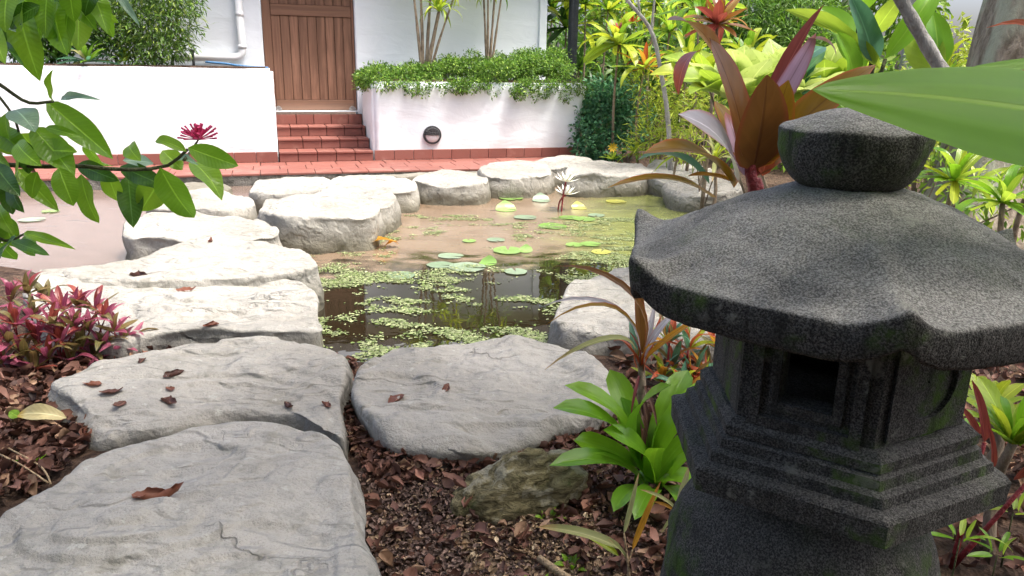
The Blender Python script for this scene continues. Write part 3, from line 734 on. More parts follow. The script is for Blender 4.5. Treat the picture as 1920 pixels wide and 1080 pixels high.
# ================================================================== stepping stones
def outline(pts, n):
    P = [Vector(p) for p in pts]; m = len(P); raw = []
    for i in range(m):
        a, b, c, d = P[i - 1], P[i], P[(i + 1) % m], P[(i + 2) % m]
        for k in range(12):
            u = k / 12
            raw.append(0.5 * ((2 * b) + (c - a) * u + (2 * a - 5 * b + 4 * c - d) * u * u + (3 * b - a - 3 * c + d) * u ** 3))
    R = np.array([v[:] for v in raw]); R = np.vstack([R, R[:1]])
    sl = np.r_[0, np.cumsum(np.linalg.norm(np.diff(R, axis=0), axis=1))]
    q = np.linspace(0, sl[-1], n, endpoint=False)
    return np.stack([np.interp(q, sl, R[:, 0]), np.interp(q, sl, R[:, 1])], 1)
def stone(label, px, zt, zb=-0.30, n=110, nr=24, re=0.035, rough=1.0, bulge=0.015, seed=0, tilt=(0, 0), ns=12):
    re *= 0.62
    O = outline([at(x, y, zt).xy for x, y in px], n)
    # area centroid
    x, y = O[:, 0], O[:, 1]; x1, y1 = np.roll(x, -1), np.roll(y, -1); cr = x * y1 - x1 * y; A = cr.sum() / 2
    c = np.array([((x + x1) * cr).sum(), ((y + y1) * cr).sum()]) / (6 * A)
    if A < 0: O = O[::-1]
    D = O - c; Rr = np.linalg.norm(D, axis=1)
    prof = [('t', t) for t in np.linspace(0, 1, nr) ** 0.85][1:]
    rings = []
    for _, t in prof: rings.append((None, t, 0.0))
    for a in np.linspace(0.2, math.pi / 2, 5): rings.append((re * (1 - math.sin(a)), None, -re * (1 - math.cos(a))))
    hh = zt - re - zb
    for k in range(1, ns + 1):
        f = k / ns; rings.append((-bulge * math.sin(math.pi * min(1, f * 1.3) ** .8) if f < .77 else 0.02 * f, None, -re - hh * f))
    V = [(c[0], c[1], zt)]
    for ins, t, dz in rings:
        for k in range(n):
            if t is not None: p = c + D[k] * (1 - re / Rr[k]) * t
            else: p = c + D[k] * (1 - ins / Rr[k])
            V.append((p[0], p[1], zt + dz))
    so = seed * 7.31
    out = []
    for X, Y, Z in V:
        side = min(1, max(0, (zt - Z) / re))
        v = Vector((X + so, Y, Z))
        h = noise.fractal(v * 3.0, 1.0, 2.0, 3) * 0.020 + noise.fractal(Vector((X * 8 + so, Y * 14, 3)), .8, 2, 3) * 0.0085
        q = noise.noise(Vector((X * 2.6 + so, Y * 5.0, 0.0))) * 3.2 + 5
        fr = q - math.floor(q); s_ = min(1, fr / 0.16); s_ = s_ * s_ * (3 - 2 * s_)
        h += ((math.floor(q) + s_ - 5) * 0.0095) * rough
        dx = X - c[0]; dy = Y - c[1]; rl = math.hypot(dx, dy) + 1e-6
        o_ = side * rough * (noise.fractal(Vector((X * 5 + so, Y * 5, Z * 13)), .9, 2, 4) * 0.020 + noise.fractal(Vector((X * 2 + so, Y * 2, Z * 4)), 1, 2, 2) * 0.028)
        out.append((X + dx / rl * o_, Y + dy / rl * o_, Z + h * (1 - 0.6 * side) * rough + tilt[0] * dx + tilt[1] * dy))
    F_ = [(0, 1 + k, 1 + (k + 1) % n) for k in range(n)]
    for i in range(len(rings) - 1):
        a, b = 1 + i * n, 1 + (i + 1) * n
        F_ += [(a + k, b + k, b + (k + 1) % n, a + (k + 1) % n) for k in range(n)]
    F_.append(tuple(1 + (len(rings) - 1) * n + k for k in range(n - 1, -1, -1)))
    me = mesh('stepping_stone', [(p[0] - c[0], p[1] - c[1], p[2]) for p in out], F_, True)
    o = link('stepping_stone', me, M['rock'], None, (c[0], c[1], 0))
    return tag(o, label, 'stone', 'pale stepping stones across the pond and path')
TOPS = {}
stone('large grey path stone with a curled brown leaf, beside the bark mulch and leaf bed', [(-40, 985), (90, 912), (170, 850), (300, 806), (420, 783), (540, 790), (620, 815), (652, 850), (668, 890), (676, 950), (684, 1010), (694, 1085),
      (690, 1230), (420, 1330), (-150, 1330), (-330, 1180)], 0.172, -0.05, 300, 90, 0.038, 1.0, 0.012, 1)
stone('flat grey path stone strewn with brown leaves, next to the pink foliage', [(95, 722), (145, 690), (260, 664), (400, 642), (500, 637), (590, 650), (640, 668), (655, 700), (642, 745), (644, 800), (640, 822), (610, 800), (540, 778), (425, 771), (310, 790), (200, 800), (160, 775), (120, 745)], 0.128, -0.1, 240, 60, 0.022, 1.0, 0.01, 2)
stone('broad pale path stone above the mossy boulder, two leaves on it', [(664, 700), (720, 668), (850, 634), (960, 629), (1080, 652), (1150, 700), (1155, 735), (1090, 772), (990, 808), (880, 828), (770, 822), (690, 795), (655, 750)], 0.150, -0.12, 220, 50, 0.045, 1.1, -0.01, 3)
stone('long pale stone at the pond edge behind the pink foliage', [(60, 520), (200, 498), (330, 512), (460, 517), (560, 528), (590, 545), (600, 585), (592, 612), (450, 618), (300, 628), (200, 640), (80, 600)], 0.150, -0.3, 200, 44, 0.028, 1.0, 0.008, 4)
stone('flat pale stone fused behind the long pond edge stone', [(120, 510), (230, 490), (310, 465), (400, 452), (490, 451), (565, 470), (594, 490), (585, 506), (480, 516), (345, 519), (200, 520)], 0.182, -0.3, 160, 30, 0.025, 0.8, 0.008, 5)
stone('cracked oval stone standing in the water behind the fused flat stone', [(231, 424), (260, 408), (330, 401), (420, 401), (480, 411), (521, 428), (518, 440), (440, 448), (350, 452), (270, 446), (236, 440)], 0.165, -0.3, 130, 24, 0.028, 1.0, 0.01, 6)
stone('big octagonal stone standing in the pond by the floating orange leaf', [(484, 392), (515, 372), (560, 362), (640, 356), (700, 372), (713, 390), (696, 406), (620, 410), (545, 410), (500, 402)], 0.190, -0.3, 130, 24, 0.03, 1.0, 0.012, 7)
stone('small low stone tucked behind the big octagonal stone', [(590, 361), (640, 353), (700, 357), (738, 366), (743, 378), (720, 388), (660, 388), (600, 378)], 0.165, -0.3, 90, 16, 0.028, 0.9, 0.012, 8)
stone('low pale stone half hidden by the ixora leaves', [(268, 388), (300, 370), (350, 360), (420, 358), (466, 368), (476, 381), (440, 391), (360, 393), (300, 394)], 0.145, -0.3, 100, 18, 0.028, 0.9, 0.012, 9)
stone('smooth pale stone left of its long neighbour near the terrace', [(468, 352), (490, 338), (550, 332), (605, 334), (628, 344), (610, 356), (540, 360), (485, 360)], 0.150, -0.3, 90, 16, 0.03, 0.9, 0.012, 10)
stone('long rounded stone in front of the terrace below the steps', [(600, 344), (640, 331), (700, 328), (750, 334), (781, 346), (776, 356), (730, 358), (660, 358), (615, 354)], 0.155, -0.3, 90, 16, 0.03, 0.9, 0.012, 11)
stone('rounded pond stone with lily pads at its foot', [(773, 332), (800, 323), (850, 320), (900, 325), (916, 336), (908, 345), (860, 347), (800, 345), (778, 340)], 0.150, -0.3, 90, 16, 0.03, 0.9, 0.014, 12)
stone('tall drum shaped stone in the pond under the wall lamp', [(897, 318), (918, 307), (960, 303), (1010, 304), (1031, 314), (1030, 326), (990, 333), (930, 333), (903, 328)], 0.160, -0.3, 90, 16, 0.028, 0.9, 0.016, 13)
stone('stone at the corner of the terrace behind the white water lilies', [(990, 308), (1020, 298), (1070, 296), (1115, 302), (1110, 311), (1060, 316), (1010, 317)], 0.150, -0.3, 80, 14, 0.028, 0.9, 0.012, 14)
stone('wide cracked stone at the far bank beside the water lilies', [(1060, 322), (1080, 309), (1130, 304), (1190, 307), (1224, 319), (1215, 329), (1160, 333), (1090, 333), (1066, 330)], 0.155, -0.3, 90, 16, 0.026, 1.1, 0.012, 15)
stone('low far bank stone under the drooping bronze leaves', [(1200, 318), (1240, 306), (1300, 307), (1340, 318), (1335, 335), (1270, 340), (1215, 334)], 0.130, -0.3, 80, 14, 0.03, 1.2, 0.012, 16)
stone('rough bank stone below the olive cordyline leaf', [(1250, 345), (1290, 330), (1350, 330), (1390, 345), (1380, 365), (1310, 368), (1260, 360)], 0.120, -0.3, 80, 14, 0.03, 1.3, 0.012, 17)
stone('sloping bank stone behind the thin red leaved plant', [(1032, 596), (1050, 556), (1100, 528), (1180, 515), (1290, 520), (1370, 560), (1360, 620), (1240, 632), (1140, 622), (1060, 612)], 0.150, -0.3, 150, 30, 0.04, 1.2, 0.012, 18, (0.0, 0.03))
stone('thin grey slab just under the terrace edge', [(715, 326), (760, 319), (840, 317), (905, 318), (900, 324), (820, 328), (740, 331)], 0.070, -0.3, 70, 10, 0.02, 0.6, 0.005, 19)
stone('small low slab under the terrace, behind the ixora leaves', [(330, 350), (360, 343), (410, 343), (435, 350), (410, 357), (350, 358)], 0.050, -0.3, 60, 10, 0.02, 0.6, 0.005, 20)
mb = bmesh.new(); bmesh.ops.create_icosphere(mb, subdivisions=5, radius=1.0)
bc = pd(975, 896, 1.50); bcz = gz(bc.x, bc.y)
for v in mb.verts:
    d = v.co.copy(); q = Vector((d.x * 0.150, d.y * 0.085, d.z * 0.078))
    q += d * (noise.fractal(d * 1.6 + Vector((4, 1, 2)), 1, 2, 4) * 0.024 + noise.fractal(Vector((d.x * 5, d.y * 5, d.z * 11)), .8, 2, 3) * 0.006)
    if q.x < 0: q.z *= 1 - 0.10 * (-q.x / 0.15)
    q = Matrix.Rotation(rad(-14), 3, 'Y') @ q; q = Matrix.Rotation(rad(14), 3, 'Z') @ q
    v.co = q
mem = bpy.data.meshes.new('boulder'); mb.to_mesh(mem); mb.free(); mem.polygons.foreach_set('use_smooth', [True] * len(mem.polygons)); mem.update()
tag(link('boulder', mem, M['moss_rock'], None, (bc.x, bc.y, bcz + 0.030)), 'mossy olive brown boulder half buried in leaf litter', 'boulder')

# ------------------------------------------------------------------ dropping things on what lies below
bpy.context.view_layer.update()
_dg = bpy.context.evaluated_depsgraph_get()
def drop(x, y, z0=0.62):
    ok, loc, nrm, *_ = scene.ray_cast(_dg, Vector((x, y, z0)), Vector((0, 0, -1)))
    return (loc, nrm) if ok else (Vector((x, y, 0)), Vector((0, 0, 1)))

# ================================================================== stone lantern
LX, LY = 0.343, 0.790
A0 = rad(-100)
lz0 = gz(LX, LY) - 0.01
lan = empty('stone_lantern', (LX, LY, lz0), 'weathered dark granite lantern with flaring hexagonal roof', 'lantern')
def E_(h): return 1.0 - h - lz0               # h metres below eye level -> local height
def hexr(phi, R, soft=0.0):
    m = (phi - A0) % (math.pi / 3) - math.pi / 6
    return (R * math.cos(math.pi / 6) / math.cos(m)) * (1 - soft) + R * 0.93 * soft
def rough_(p, a=0.0025, k=30):
    v = Vector(p); return noise.fractal(v * k, .9, 2, 3) * a
NA = 240
ANG = [2 * math.pi * k / NA for k in range(NA)]
def roof_mesh():
    R = 0.247; rings = []
    zt_, zm = E_(0.104), E_(0.194)
    def top(phi, t):
        r = hexr(phi, R, min(1, 1.35 * max(0, 1 - t) ** 0.5)) * t
        cw = ((hexr(phi, 1) - 0.866) / 0.134)
        g = t ** 1.55 if t < 0.84 else 0.7632 + 0.8 * (t - 0.84) + 0.08 * math.sin((t - .84) / .16 * math.pi) * .3
        g /= 0.8912
        z = zt_ - (zt_ - zm) * g + 0.027 * cw ** 2.5 * t ** 8
        # rounded hips running out to the corners
        z += 0.001 * cw ** 4 * math.sin(math.pi * min(1, t)) ** 1.0
        return r, z
    for t in np.linspace(0.03, 0.985, 44): rings.append([top(p, t) for p in ANG])
    e1 = [top(p, 1.0) for p in ANG]
    rings.append([(r * 1.0, z - 0.002) for r, z in e1])
    rings.append([(r * 1.003, z - 0.007) for r, z in e1])
    rings.append([(r * 0.995, z - 0.020) for r, z in e1]); rings.append([(r * 0.985, z - 0.032) for r, z in e1]); rings.append([(r * 0.972, z - 0.036) for r, z in e1])
    for q in (0.85, 0.7, 0.55): rings.append([(r * q, z - 0.036 + 0.012 * (1 - q)) for r, z in e1])
    V = []
    for i, rg in enumerate(rings):
        row = []
        for p, (r, z) in zip(ANG, rg):
            x, y = r * math.cos(p), r * math.sin(p); n = rough_((x, y, z), 0.0032, 26)
            row.append((x + math.cos(p) * n * (.7 if i > 43 else 0), y + math.sin(p) * n * (.7 if i > 43 else 0), z + n))
        V.append(row)
    return B().rings(V)
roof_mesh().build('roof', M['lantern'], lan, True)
def knob():
    prof = [(0.012, -.116), (0.040, -.1155), (0.052, -.111), (0.062, -.100), (0.0685, -.086), (0.0715, -.070), (0.0722, -.061), (0.0700, -.056), (0.060, -.051), (0.046, -.0455), (0.036, -.042), (0.026, -.039), (0.016, -.037), (0.006, -.036)]
    P = spline([(r, h, 0) for r, h in prof], 60); rows = []
    for q in P:
        row = []
        for k in range(64):
            a = 2 * math.pi * k / 64; x, y, z = q.x * math.cos(a), q.x * math.sin(a), E_(-q.y)
            n = rough_((x, y, z), 0.003, 30); row.append((x * (1 + n / .07), y * (1 + n / .07), z + n * .5))
        rows.append(row)
    return B().rings(rows)
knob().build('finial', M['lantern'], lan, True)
A0 = rad(-93)                                 # the lower tiers sit a few degrees off the roof
def hexlathe(prof, name, na=NA, amp=0.0015):
    rows = []
    for r, h in prof:
        row = []
        for k in range(na):
            p = 2 * math.pi * k / na + 1e-4; rr = hexr(p, r); x, y, z = rr * math.cos(p), rr * math.sin(p), E_(h)
            n = rough_((x, y, z), amp, 40); row.append((x + math.cos(p) * n, y + math.sin(p) * n, z + n))
        rows.append(row)
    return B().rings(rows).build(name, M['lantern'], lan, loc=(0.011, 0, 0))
def dense(prof, step=0.006):
    out = []
    for (r0, h0), (r1, h1) in zip(prof[:-1], prof[1:]):
        k = max(1, int(math.hypot(r1 - r0, h1 - h0) / step))
        out += [(r0 + (r1 - r0) * i / k, h0 + (h1 - h0) * i / k) for i in range(k)]
    return out + [prof[-1]]
hexlathe(dense([(0.10, 0.430), (0.168, 0.425), (0.180, 0.420), (0.181, 0.396), (0.178, 0.393), (0.164, 0.390), (0.162, 0.380), (0.153, 0.377), (0.151, 0.367), (0.142, 0.364), (0.03, 0.363)]), 'platform')
RB = 0.131; FT, FBt = 0.212, 0.363
fb = empty('fire_box', (0.009, 0, 0)); fb.parent = lan
def panel(mid, hole, name, r_out=RB, th=0.024, par=None, hw=None, z0=None, z1=None, n=24, amp=0.0):
    ap = r_out * math.cos(math.pi / 6); hw = hw or r_out / 2 * 0.998; hi = hw - th * math.tan(math.pi / 6)
    z0 = E_(FBt) if z0 is None else z0; z1 = E_(FT) if z1 is None else z1; zc = (z0 + z1) / 2; hh = (z1 - z0) / 2
    ax = Vector((math.cos(mid), math.sin(mid), 0)); tx = Vector((-math.sin(mid), math.cos(mid), 0))
    def rect(w, h):
        out = []
        for k in range(n):
            a = 2 * math.pi * (k + .5) / n; c, s = math.cos(a), math.sin(a); q = max(abs(c) / w, abs(s) / h); out.append((c / q, s / q))
        corners = [(w, h), (-w, h), (-w, -h), (w, -h)]
        for cx, cy in corners:                                     # snap nearest samples to the corners
            i = min(range(n), key=lambda j: (out[j][0] - cx) ** 2 + (out[j][1] - cy) ** 2); out[i] = (cx, cy)
        return out
    ho = rect(*hole[1:]) if hole[0] == 'sq' else [(hole[1] * math.cos(2 * math.pi * (k + .5) / n), hole[1] * math.sin(2 * math.pi * (k + .5) / n)) for k in range(n)]
    ro, ri = rect(hw, hh), rect(hi, hh)
    lay = [(ri, ap - th), (ro, ap), (ho, ap), (ho, ap - th)]
    b = B(); rows = [[ax * r + tx * x + Vector((0, 0, zc + z)) for x, z in pts] for pts, r in lay] ; rows.append(rows[0])
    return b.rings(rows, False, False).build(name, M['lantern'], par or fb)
for k in range(6):
    mid = A0 - rad(30) + k * math.pi / 3
    sq = k in (0, 2, 3, 5)
    w_ = panel(mid, ('sq', 0.0015, 0.0015) if k in (2, 5) else ('sq', 0.025, 0.031) if sq else ('sq', 0.0015, 0.0015), 'wall_panel')
    if k < 2:
        for (hx, hz_, out_, bw) in ((0.025, 0.031, 0.0045, 0.010), (0.042, 0.048, 0.007, 0.012)):
            if sq: panel(mid, ('sq', hx + 0.001, hz_ + 0.001), 'window_frame', RB + out_ / .866, out_ + .001, fb, hx + bw, E_((FT + FBt) / 2) - hz_ - bw, E_((FT + FBt) / 2) + hz_ + bw)
        if not sq: panel(mid, ('ci', 0.0365), 'round_panel', RB + .006, .0055, fb, 0.056, E_((FT + FBt) / 2) - 0.052, E_((FT + FBt) / 2) + 0.052)
hexlathe(dense([(0.05, 0.3625), (0.147, 0.3625), (0.147, 0.353), (0.138, 0.346), (0.1315, 0.345), (0.1, 0.345)]), 'base_moulding')
hexlathe(dense([(0.06, 0.236), (0.134, 0.236), (0.142, 0.230), (0.142, 0.215), (0.06, 0.205)]), 'collar')
def pedestal():
    prof = [(0.02, .424), (0.082, .426), (0.092, .436), (0.110, .456), (0.130, .484), (0.144, .518), (0.152, .56), (0.157, .66), (0.166, .78), (0.176, .88), (0.18, 1.0 - lz0 + 0.02)]
    rows = []
    for q in spline([(r, h, 0) for r, h in prof], 60):
        row = []
        for k in range(80):
            a = 2 * math.pi * k / 80; x, y, z = q.x * math.cos(a), q.x * math.sin(a), E_(q.y); n = rough_((x, y, z), 0.006, 14)
            row.append((x + math.cos(a) * n, y + math.sin(a) * n, z))
        rows.append(row)
    return B().rings(rows)
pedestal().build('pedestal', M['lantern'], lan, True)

# ================================================================== floating plants
pad_n = 30
def pad_mesh(seed, lift=0.0):
    r = random.Random(seed); V = [(0, 0, 0.006)]; UV = [(0.0, 0.72)]
    for j, q in enumerate((0.5, 0.85, 1.0)):
        for k in range(pad_n):
            a = 0.16 + (2 * math.pi - 0.32) * k / (pad_n - 1); rr = q * (1 + 0.03 * math.sin(7 * a + seed) * q)
            z = 0.006 + 0.02 * q * q * math.sin(3 * a + seed) * .5 + (0.03 * q ** 6 if lift == 0 else 0)
            x, y = rr * math.cos(a), rr * math.sin(a)
            if lift: 
                t = max(0, y + 0.15); z += lift * t * t; y -= lift * 0.35 * t * t
            V.append((x, y, z)); UV.append((q * .8, 0.72))
    F_ = [(0, 1 + k, 2 + k) for k in range(pad_n - 1)]
    for j in range(2):
        a, b = 1 + j * pad_n, 1 + (j + 1) * pad_n
        F_ += [(a + k, b + k, b + k + 1, a + k + 1) for k in range(pad_n - 1)]
    me = mesh('lily_pad', V, F_, True); uvl = me.uv_layers.new(name='UVMap')
    for l_ in me.loops: uvl.data[l_.index].uv = UV[l_.vertex_index]
    me.materials.append(L['padm']); return me
PADS = [pad_mesh(i) for i in range(4)] + [pad_mesh(9, 0.55)]
GPAD = 'lily pads floating on the pond'
pads = [(1036, 424, 28, 'padm', 0, 'large green lily pad at the edge of the cluster under the white lilies'), (1068, 408, 20, 'padm', 1, 'green lily pad in the middle of the cluster below the white lily stems'),
        (1096, 411, 22, 'padm', 2, 'green lily pad next to the small silvery pad below the lilies'), (1118, 404, 17, 'padg', 3, 'small silvery pad beside the lily pad cluster'),
        (958, 372, 24, 'padm', 1, 'green lily pad near the drum shaped stone'), (982, 366, 18, 'padg', 2, 'shiny pad near the drum shaped stone'), (949, 393, 20, 'padm', 4, 'green lily pad with a raised rim near the drum shaped stone'),
        (1015, 376, 17, 'padg', 4, 'upturned pale lily pad between the drum stone and the lilies'), (890, 372, 22, 'pady', 0, 'yellow green pad at the foot of the rounded stone'),
        (985, 408, 22, 'padg', 1, 'silvery pad lying apart from the green cluster'), (876, 501, 36, 'padg', 2, 'wide shiny pad at the edge of the open water'), (826, 497, 26, 'padg', 3, 'pale shiny pad touching the wide shiny pad'),
        (915, 494, 17, 'padm', 4, 'green pad standing up from the wide shiny pad'), (952, 470, 30, 'padm', 0, 'pale green pad beside a dark reflection'), (985, 471, 14, 'padm', 4, 'small curled green pad on the pale green pad'),
        (752, 516, 28, 'padg', 1, 'single silver pad floating among the duckweed'), (967, 509, 23, 'padg', 0, 'flat silver pad at the right of the wide shiny pad'), (1077, 459, 18, 'padm', 2, 'green pad in the weed, paired with the one above the yellowing pad'),
        (1107, 458, 20, 'padm', 3, 'green pad in the weed right above the yellowing pad'), (1127, 473, 20, 'pady', 1, 'yellowing pad below the two green pads'), (1086, 390, 15, 'pady', 4, 'folded yellow green pad by the lily stems'),
        (845, 480, 24, 'padg', 0, 'thin pale pad in the brown film'), (1155, 378, 20, 'pady', 2, 'yellow pad far out by the cracked bank stone'), (930, 450, 18, 'padg', 3, 'dull pale pad in the brown film behind the pale green pad'), (880, 452, 14, 'padm', 1, 'little green pad in the brown film'),
        (80, 345, 26, 'padg', 0, 'pale pad near the terrace, half hidden by ixora leaves'), (60, 412, 20, 'padg', 2, 'pale pad in the pink brown film under the ixora'), (95, 396, 14, 'padm', 1, 'little green pad in the pink brown film under the ixora')]
for i, (px, py, rp, m_, v_, lab) in enumerate(pads):
    p = at(px, py, 0.004); o = link('lily_pad', PADS[v_], L[m_], None, (p.x, p.y, 0.003 + 0.0007 * (i % 5)))
    r_ = rp * mpp((p - CAM).length); o.scale = (r_, r_ * 0.92, r_); o.rotation_euler = (0, 0, random.uniform(-2, 2) if v_ < 4 else random.uniform(-.4, .4)); tag(o, lab, 'lily pad', GPAD)
pet_me = leaf_mesh('lance', -0.7, 0.5, 0.0, 6, 3); pet_me.materials.clear(); pet_me.materials.append(M['petal'])
for k, (px, py, lab) in enumerate(((1061, 341, 'tall white water lily open on its stem above the pads'), (1061, 365, 'lower white water lily in front of the tall one'))):
    b_ = at(1052 - 6 * k, 397 - 4 * k, 0.0); c_ = pd(px, py, b_.y - 0.02)
    wl_ = empty('water_lily', (b_.x, b_.y, 0.0), lab, 'flower', 'white water lilies in the pond')
    B().tube(spline([(0, 0, -0.05), (0.01, 0, (c_.z) * .5), c_ - b_], 8), 0.006, 8).build('stem', M['redstem'], wl_, True)
    for i in range(18):
        a = i * 2.4; e = rad(15 + 55 * (i / 18)); ln = 0.105 * (1 - .25 * i / 18)
        tipv = c_ + Vector((math.cos(a) * math.cos(e), math.sin(a) * math.cos(e), math.sin(e))) * ln
        leaf(wl_, pet_me, c_, tipv, 0.026, M['petal'], name='petal')
    sb = B().lathe([(0.004, 0), (0.013, 0.008), (0.014, 0.018), (0.006, 0.024)], 10); sb.build('stamens', M['stamen'], wl_, True, c_ - b_)
# floating fallen leaves
for px, py, wpx, m_, lab in ((715, 462, 66, 'orange', 'orange yellow leaf floating beside the big octagonal stone'), (592, 470, 46, 'orange', 'orange leaf floating at the foot of the big octagonal stone')):
    p = at(px, py, 0.01); ln = wpx * mpp(p.y); e = empty('floating_leaf', (p.x - ln / 2, p.y, 0.004), lab, 'leaf', 'orange leaves floating on the pond')
    leaf(e, LM['ellip'][3], (p.x - ln / 2, p.y, 0.006), (p.x + ln / 2, p.y + 0.03, 0.012), ln * 0.55, L[m_], name='blade')
    leaf(e, LM['ellip'][1], (p.x + ln * .1, p.y, 0.01), (p.x + ln / 2, p.y + 0.02, 0.035), ln * 0.3, L[m_], name='curled_edge')
# duckweed and water fern
def fbm2(P, s, sx=1.0, sy=1.0, seed=0.0, o=3): return np.array([noise.fractal(Vector((x * s * sx + seed, y * s * sy, seed)), 1, 2, o) for x, y in P])
def pxproj(P):
    V = np.column_stack([P, np.zeros(len(P))]) - np.array(CAM); dc = V @ np.array(_f)
    return 960 + F_PX * (V @ np.array(CR)) / dc, 540 - F_PX * (V @ np.array(CU)) / dc
n0 = 240000
Pw = np.column_stack([RNG.uniform(-1.15, 1.9, n0), RNG.uniform(2.35, 5.2, n0)])
Pw = Pw[poly_sd(Pw, POND) < -0.0]
f1 = fbm2(Pw, 2.1, 1.0, 1.8, 3.1); f2 = fbm2(Pw, 8.0, 1.0, 1.5, 9.7, 2)
fx = f1 * 0.75 + f2 * 0.75 + 0.15 * RNG.normal(size=len(Pw))
WOPEN = [(Vector(at(640, 556, 0).xy), .16, .07), (Vector(at(650, 620, 0).xy), .14, .11), (Vector(at(840, 585, 0).xy), .20, .30), (Vector(at(950, 590, 0).xy), .20, .22), (Vector(at(760, 640, 0).xy), .10, .10), (Vector(at(1035, 540, 0).xy), .11, .16), (Vector(at(960, 490, 0).xy), .18, .2), (Vector(at(960, 530, 0).xy), .2, .16), (Vector(at(730, 545, 0).xy), .10, .10), (Vector(at(830, 470, 0).xy), .2, .2)]
thr = np.full(len(Pw), -0.05)
for c_, a_, b_ in WOPEN:
    q = ((Pw[:, 0] - c_.x) / a_) ** 2 + ((Pw[:, 1] - c_.y) / b_) ** 2
    thr += 0.62 * np.exp(-q * 0.9)
right = np.clip((Pw[:, 0] - 0.25) / 0.3, 0, 1)
farw = np.clip((Pw[:, 1] - 3.55 - 0.25 * Pw[:, 0]) / 0.5, 0, 1)
thr += farw * (0.55 - 0.50 * right) - 0.08 * right * (1 - farw)
keep = fx > thr
Pw, farw = Pw[keep], farw[keep]
nw = len(Pw); rw = .0028 + .0075 * RNG.random(nw) ** 2 * (1 - 0.35 * farw); aw = RNG.uniform(0, 6.28, nw)
hexa = np.arange(6) * math.pi / 3
el = RNG.uniform(.55, .9, nw)
ox = np.cos(hexa)[None] * rw[:, None]; oy = np.sin(hexa)[None] * (rw * el)[:, None]
VX = Pw[:, :1] + ox * np.cos(aw)[:, None] - oy * np.sin(aw)[:, None]; VY = Pw[:, 1:] + ox * np.sin(aw)[:, None] + oy * np.cos(aw)[:, None]
VZ = 0.0025 + RNG.uniform(0, .003, (nw, 1)) + RNG.uniform(-.0016, .0022, (nw, 6))
Vw = np.stack([VX, VY, VZ], 2).reshape(-1, 3)
Fw = (np.arange(nw) * 6)[:, None] + np.arange(6)[None]
cw_ = tint(nw, (0.18, 0.23, 0.09), (0.33, 0.36, 0.19), 0.25, (0.11, 0.16, 0.04), 0.3)
tag(cloud_mesh('duckweed', Vw, Fw, np.repeat(cw_, 6, axis=0), M['weed']), 'pale green floating duckweed drifting over the near water', 'duckweed')

# ================================================================== leaf litter and bark mulch
def sample_px(poly, z, n):
    poly = np.array([at(x, y, z).xy for x, y in poly]); lo, hi = poly.min(0), poly.max(0); out = []
    tot = 0
    while tot < n:
        P = lo + (hi - lo) * RNG.random((n * 2, 2)); P = P[poly_sd(P, poly) < 0]; out.append(P); tot += len(P)
    return np.concatenate(out)[:n]
def litter(name, P, L0, L1, cols, curl=(0.6, 2.6), lift=0.028, mat=None, wr=(.35, .6), zf=None, label=None, cat=None):
    n = len(P); nx, ny = 5, 4
    ln = RNG.uniform(L0, L1, n); wd = ln * RNG.uniform(*wr, n); cu = RNG.uniform(*curl, n) * RNG.choice([-1, 1], n, p=[.3, .7]); cv = RNG.uniform(.4, 3.4, n)
    t = np.linspace(-.5, .5, nx); y = np.linspace(-.5, .5, ny)
    prof = np.array([.12, .85, 1, .7, .06])
    Xl = np.sin(cu[:, None] * t) / cu[:, None]; Zl = (1 - np.cos(cu[:, None] * t)) / cu[:, None]
    V = np.empty((n, nx, ny, 3))
    V[..., 0] = (Xl * ln[:, None])[:, :, None]
    V[..., 1] = prof[None, :, None] * y[None, None] * wd[:, None, None]
    V[..., 2] = (Zl * ln[:, None])[:, :, None] + (np.abs(y)[None, None] ** 2) * 2 * prof[None, :, None] * (wd * cv)[:, None, None] * .5
    V += RNG.normal(0, .04, V.shape) * ln[:, None, None, None]
    a, b, c = RNG.uniform(0, 6.28, n), RNG.normal(0, .35, n), RNG.normal(0, .45, n)
    ca, sa, cb, sb_, cc, sc = np.cos(a), np.sin(a), np.cos(b), np.sin(b), np.cos(c), np.sin(c)
    z_ = np.zeros(n); o_ = np.ones(n)
    Rz = np.array([[ca, -sa, z_], [sa, ca, z_], [z_, z_, o_]]).transpose(2, 0, 1); Ry = np.array([[cb, z_, sb_], [z_, o_, z_], [-sb_, z_, cb]]).transpose(2, 0, 1); Rx = np.array([[o_, z_, z_], [z_, cc, -sc], [z_, sc, cc]]).transpose(2, 0, 1)
    V = np.einsum('nij,nabj->nabi', Rz @ Ry @ Rx, V)
    zg = (ground_h(P) if zf is None else zf) + RNG.random(n) ** 1.5 * lift + 0.006
    V[..., 0] += P[:, 0, None, None]; V[..., 1] += P[:, 1, None, None]; V[..., 2] += zg[:, None, None]
    q = (np.arange(nx - 1)[:, None] * ny + np.arange(ny - 1)[None]).ravel()
    Fq = np.stack([q, q + ny, q + ny + 1, q + 1], 1)
    Fa = (np.arange(n) * nx * ny)[:, None, None] + Fq[None]
    o = cloud_mesh(name, V.reshape(-1, 3), Fa.reshape(-1, 4), np.repeat(cols, nx * ny, axis=0), mat or M['litter'])
    o.data.polygons.foreach_set('use_smooth', [True] * len(o.data.polygons))
    return tag(o, label, cat)
bedC = [(655, 790), (700, 822), (780, 855), (850, 870), (920, 860), (1000, 820), (1090, 780), (1170, 730), (1400, 700), (1420, 1150), (1280, 1250), (690, 1250), (680, 950), (668, 860)]
bedL = [(-140, 590), (100, 690), (290, 655), (330, 668), (180, 705), (110, 745), (160, 795), (200, 812), (110, 895), (-60, 985), (-260, 900)]
gapA = [(230, 668), (420, 640), (598, 652), (600, 636), (420, 628), (270, 632)]
gapB = [(630, 690), (668, 690), (662, 740), (665, 800), (690, 830), (660, 850), (640, 790), (636, 740)]
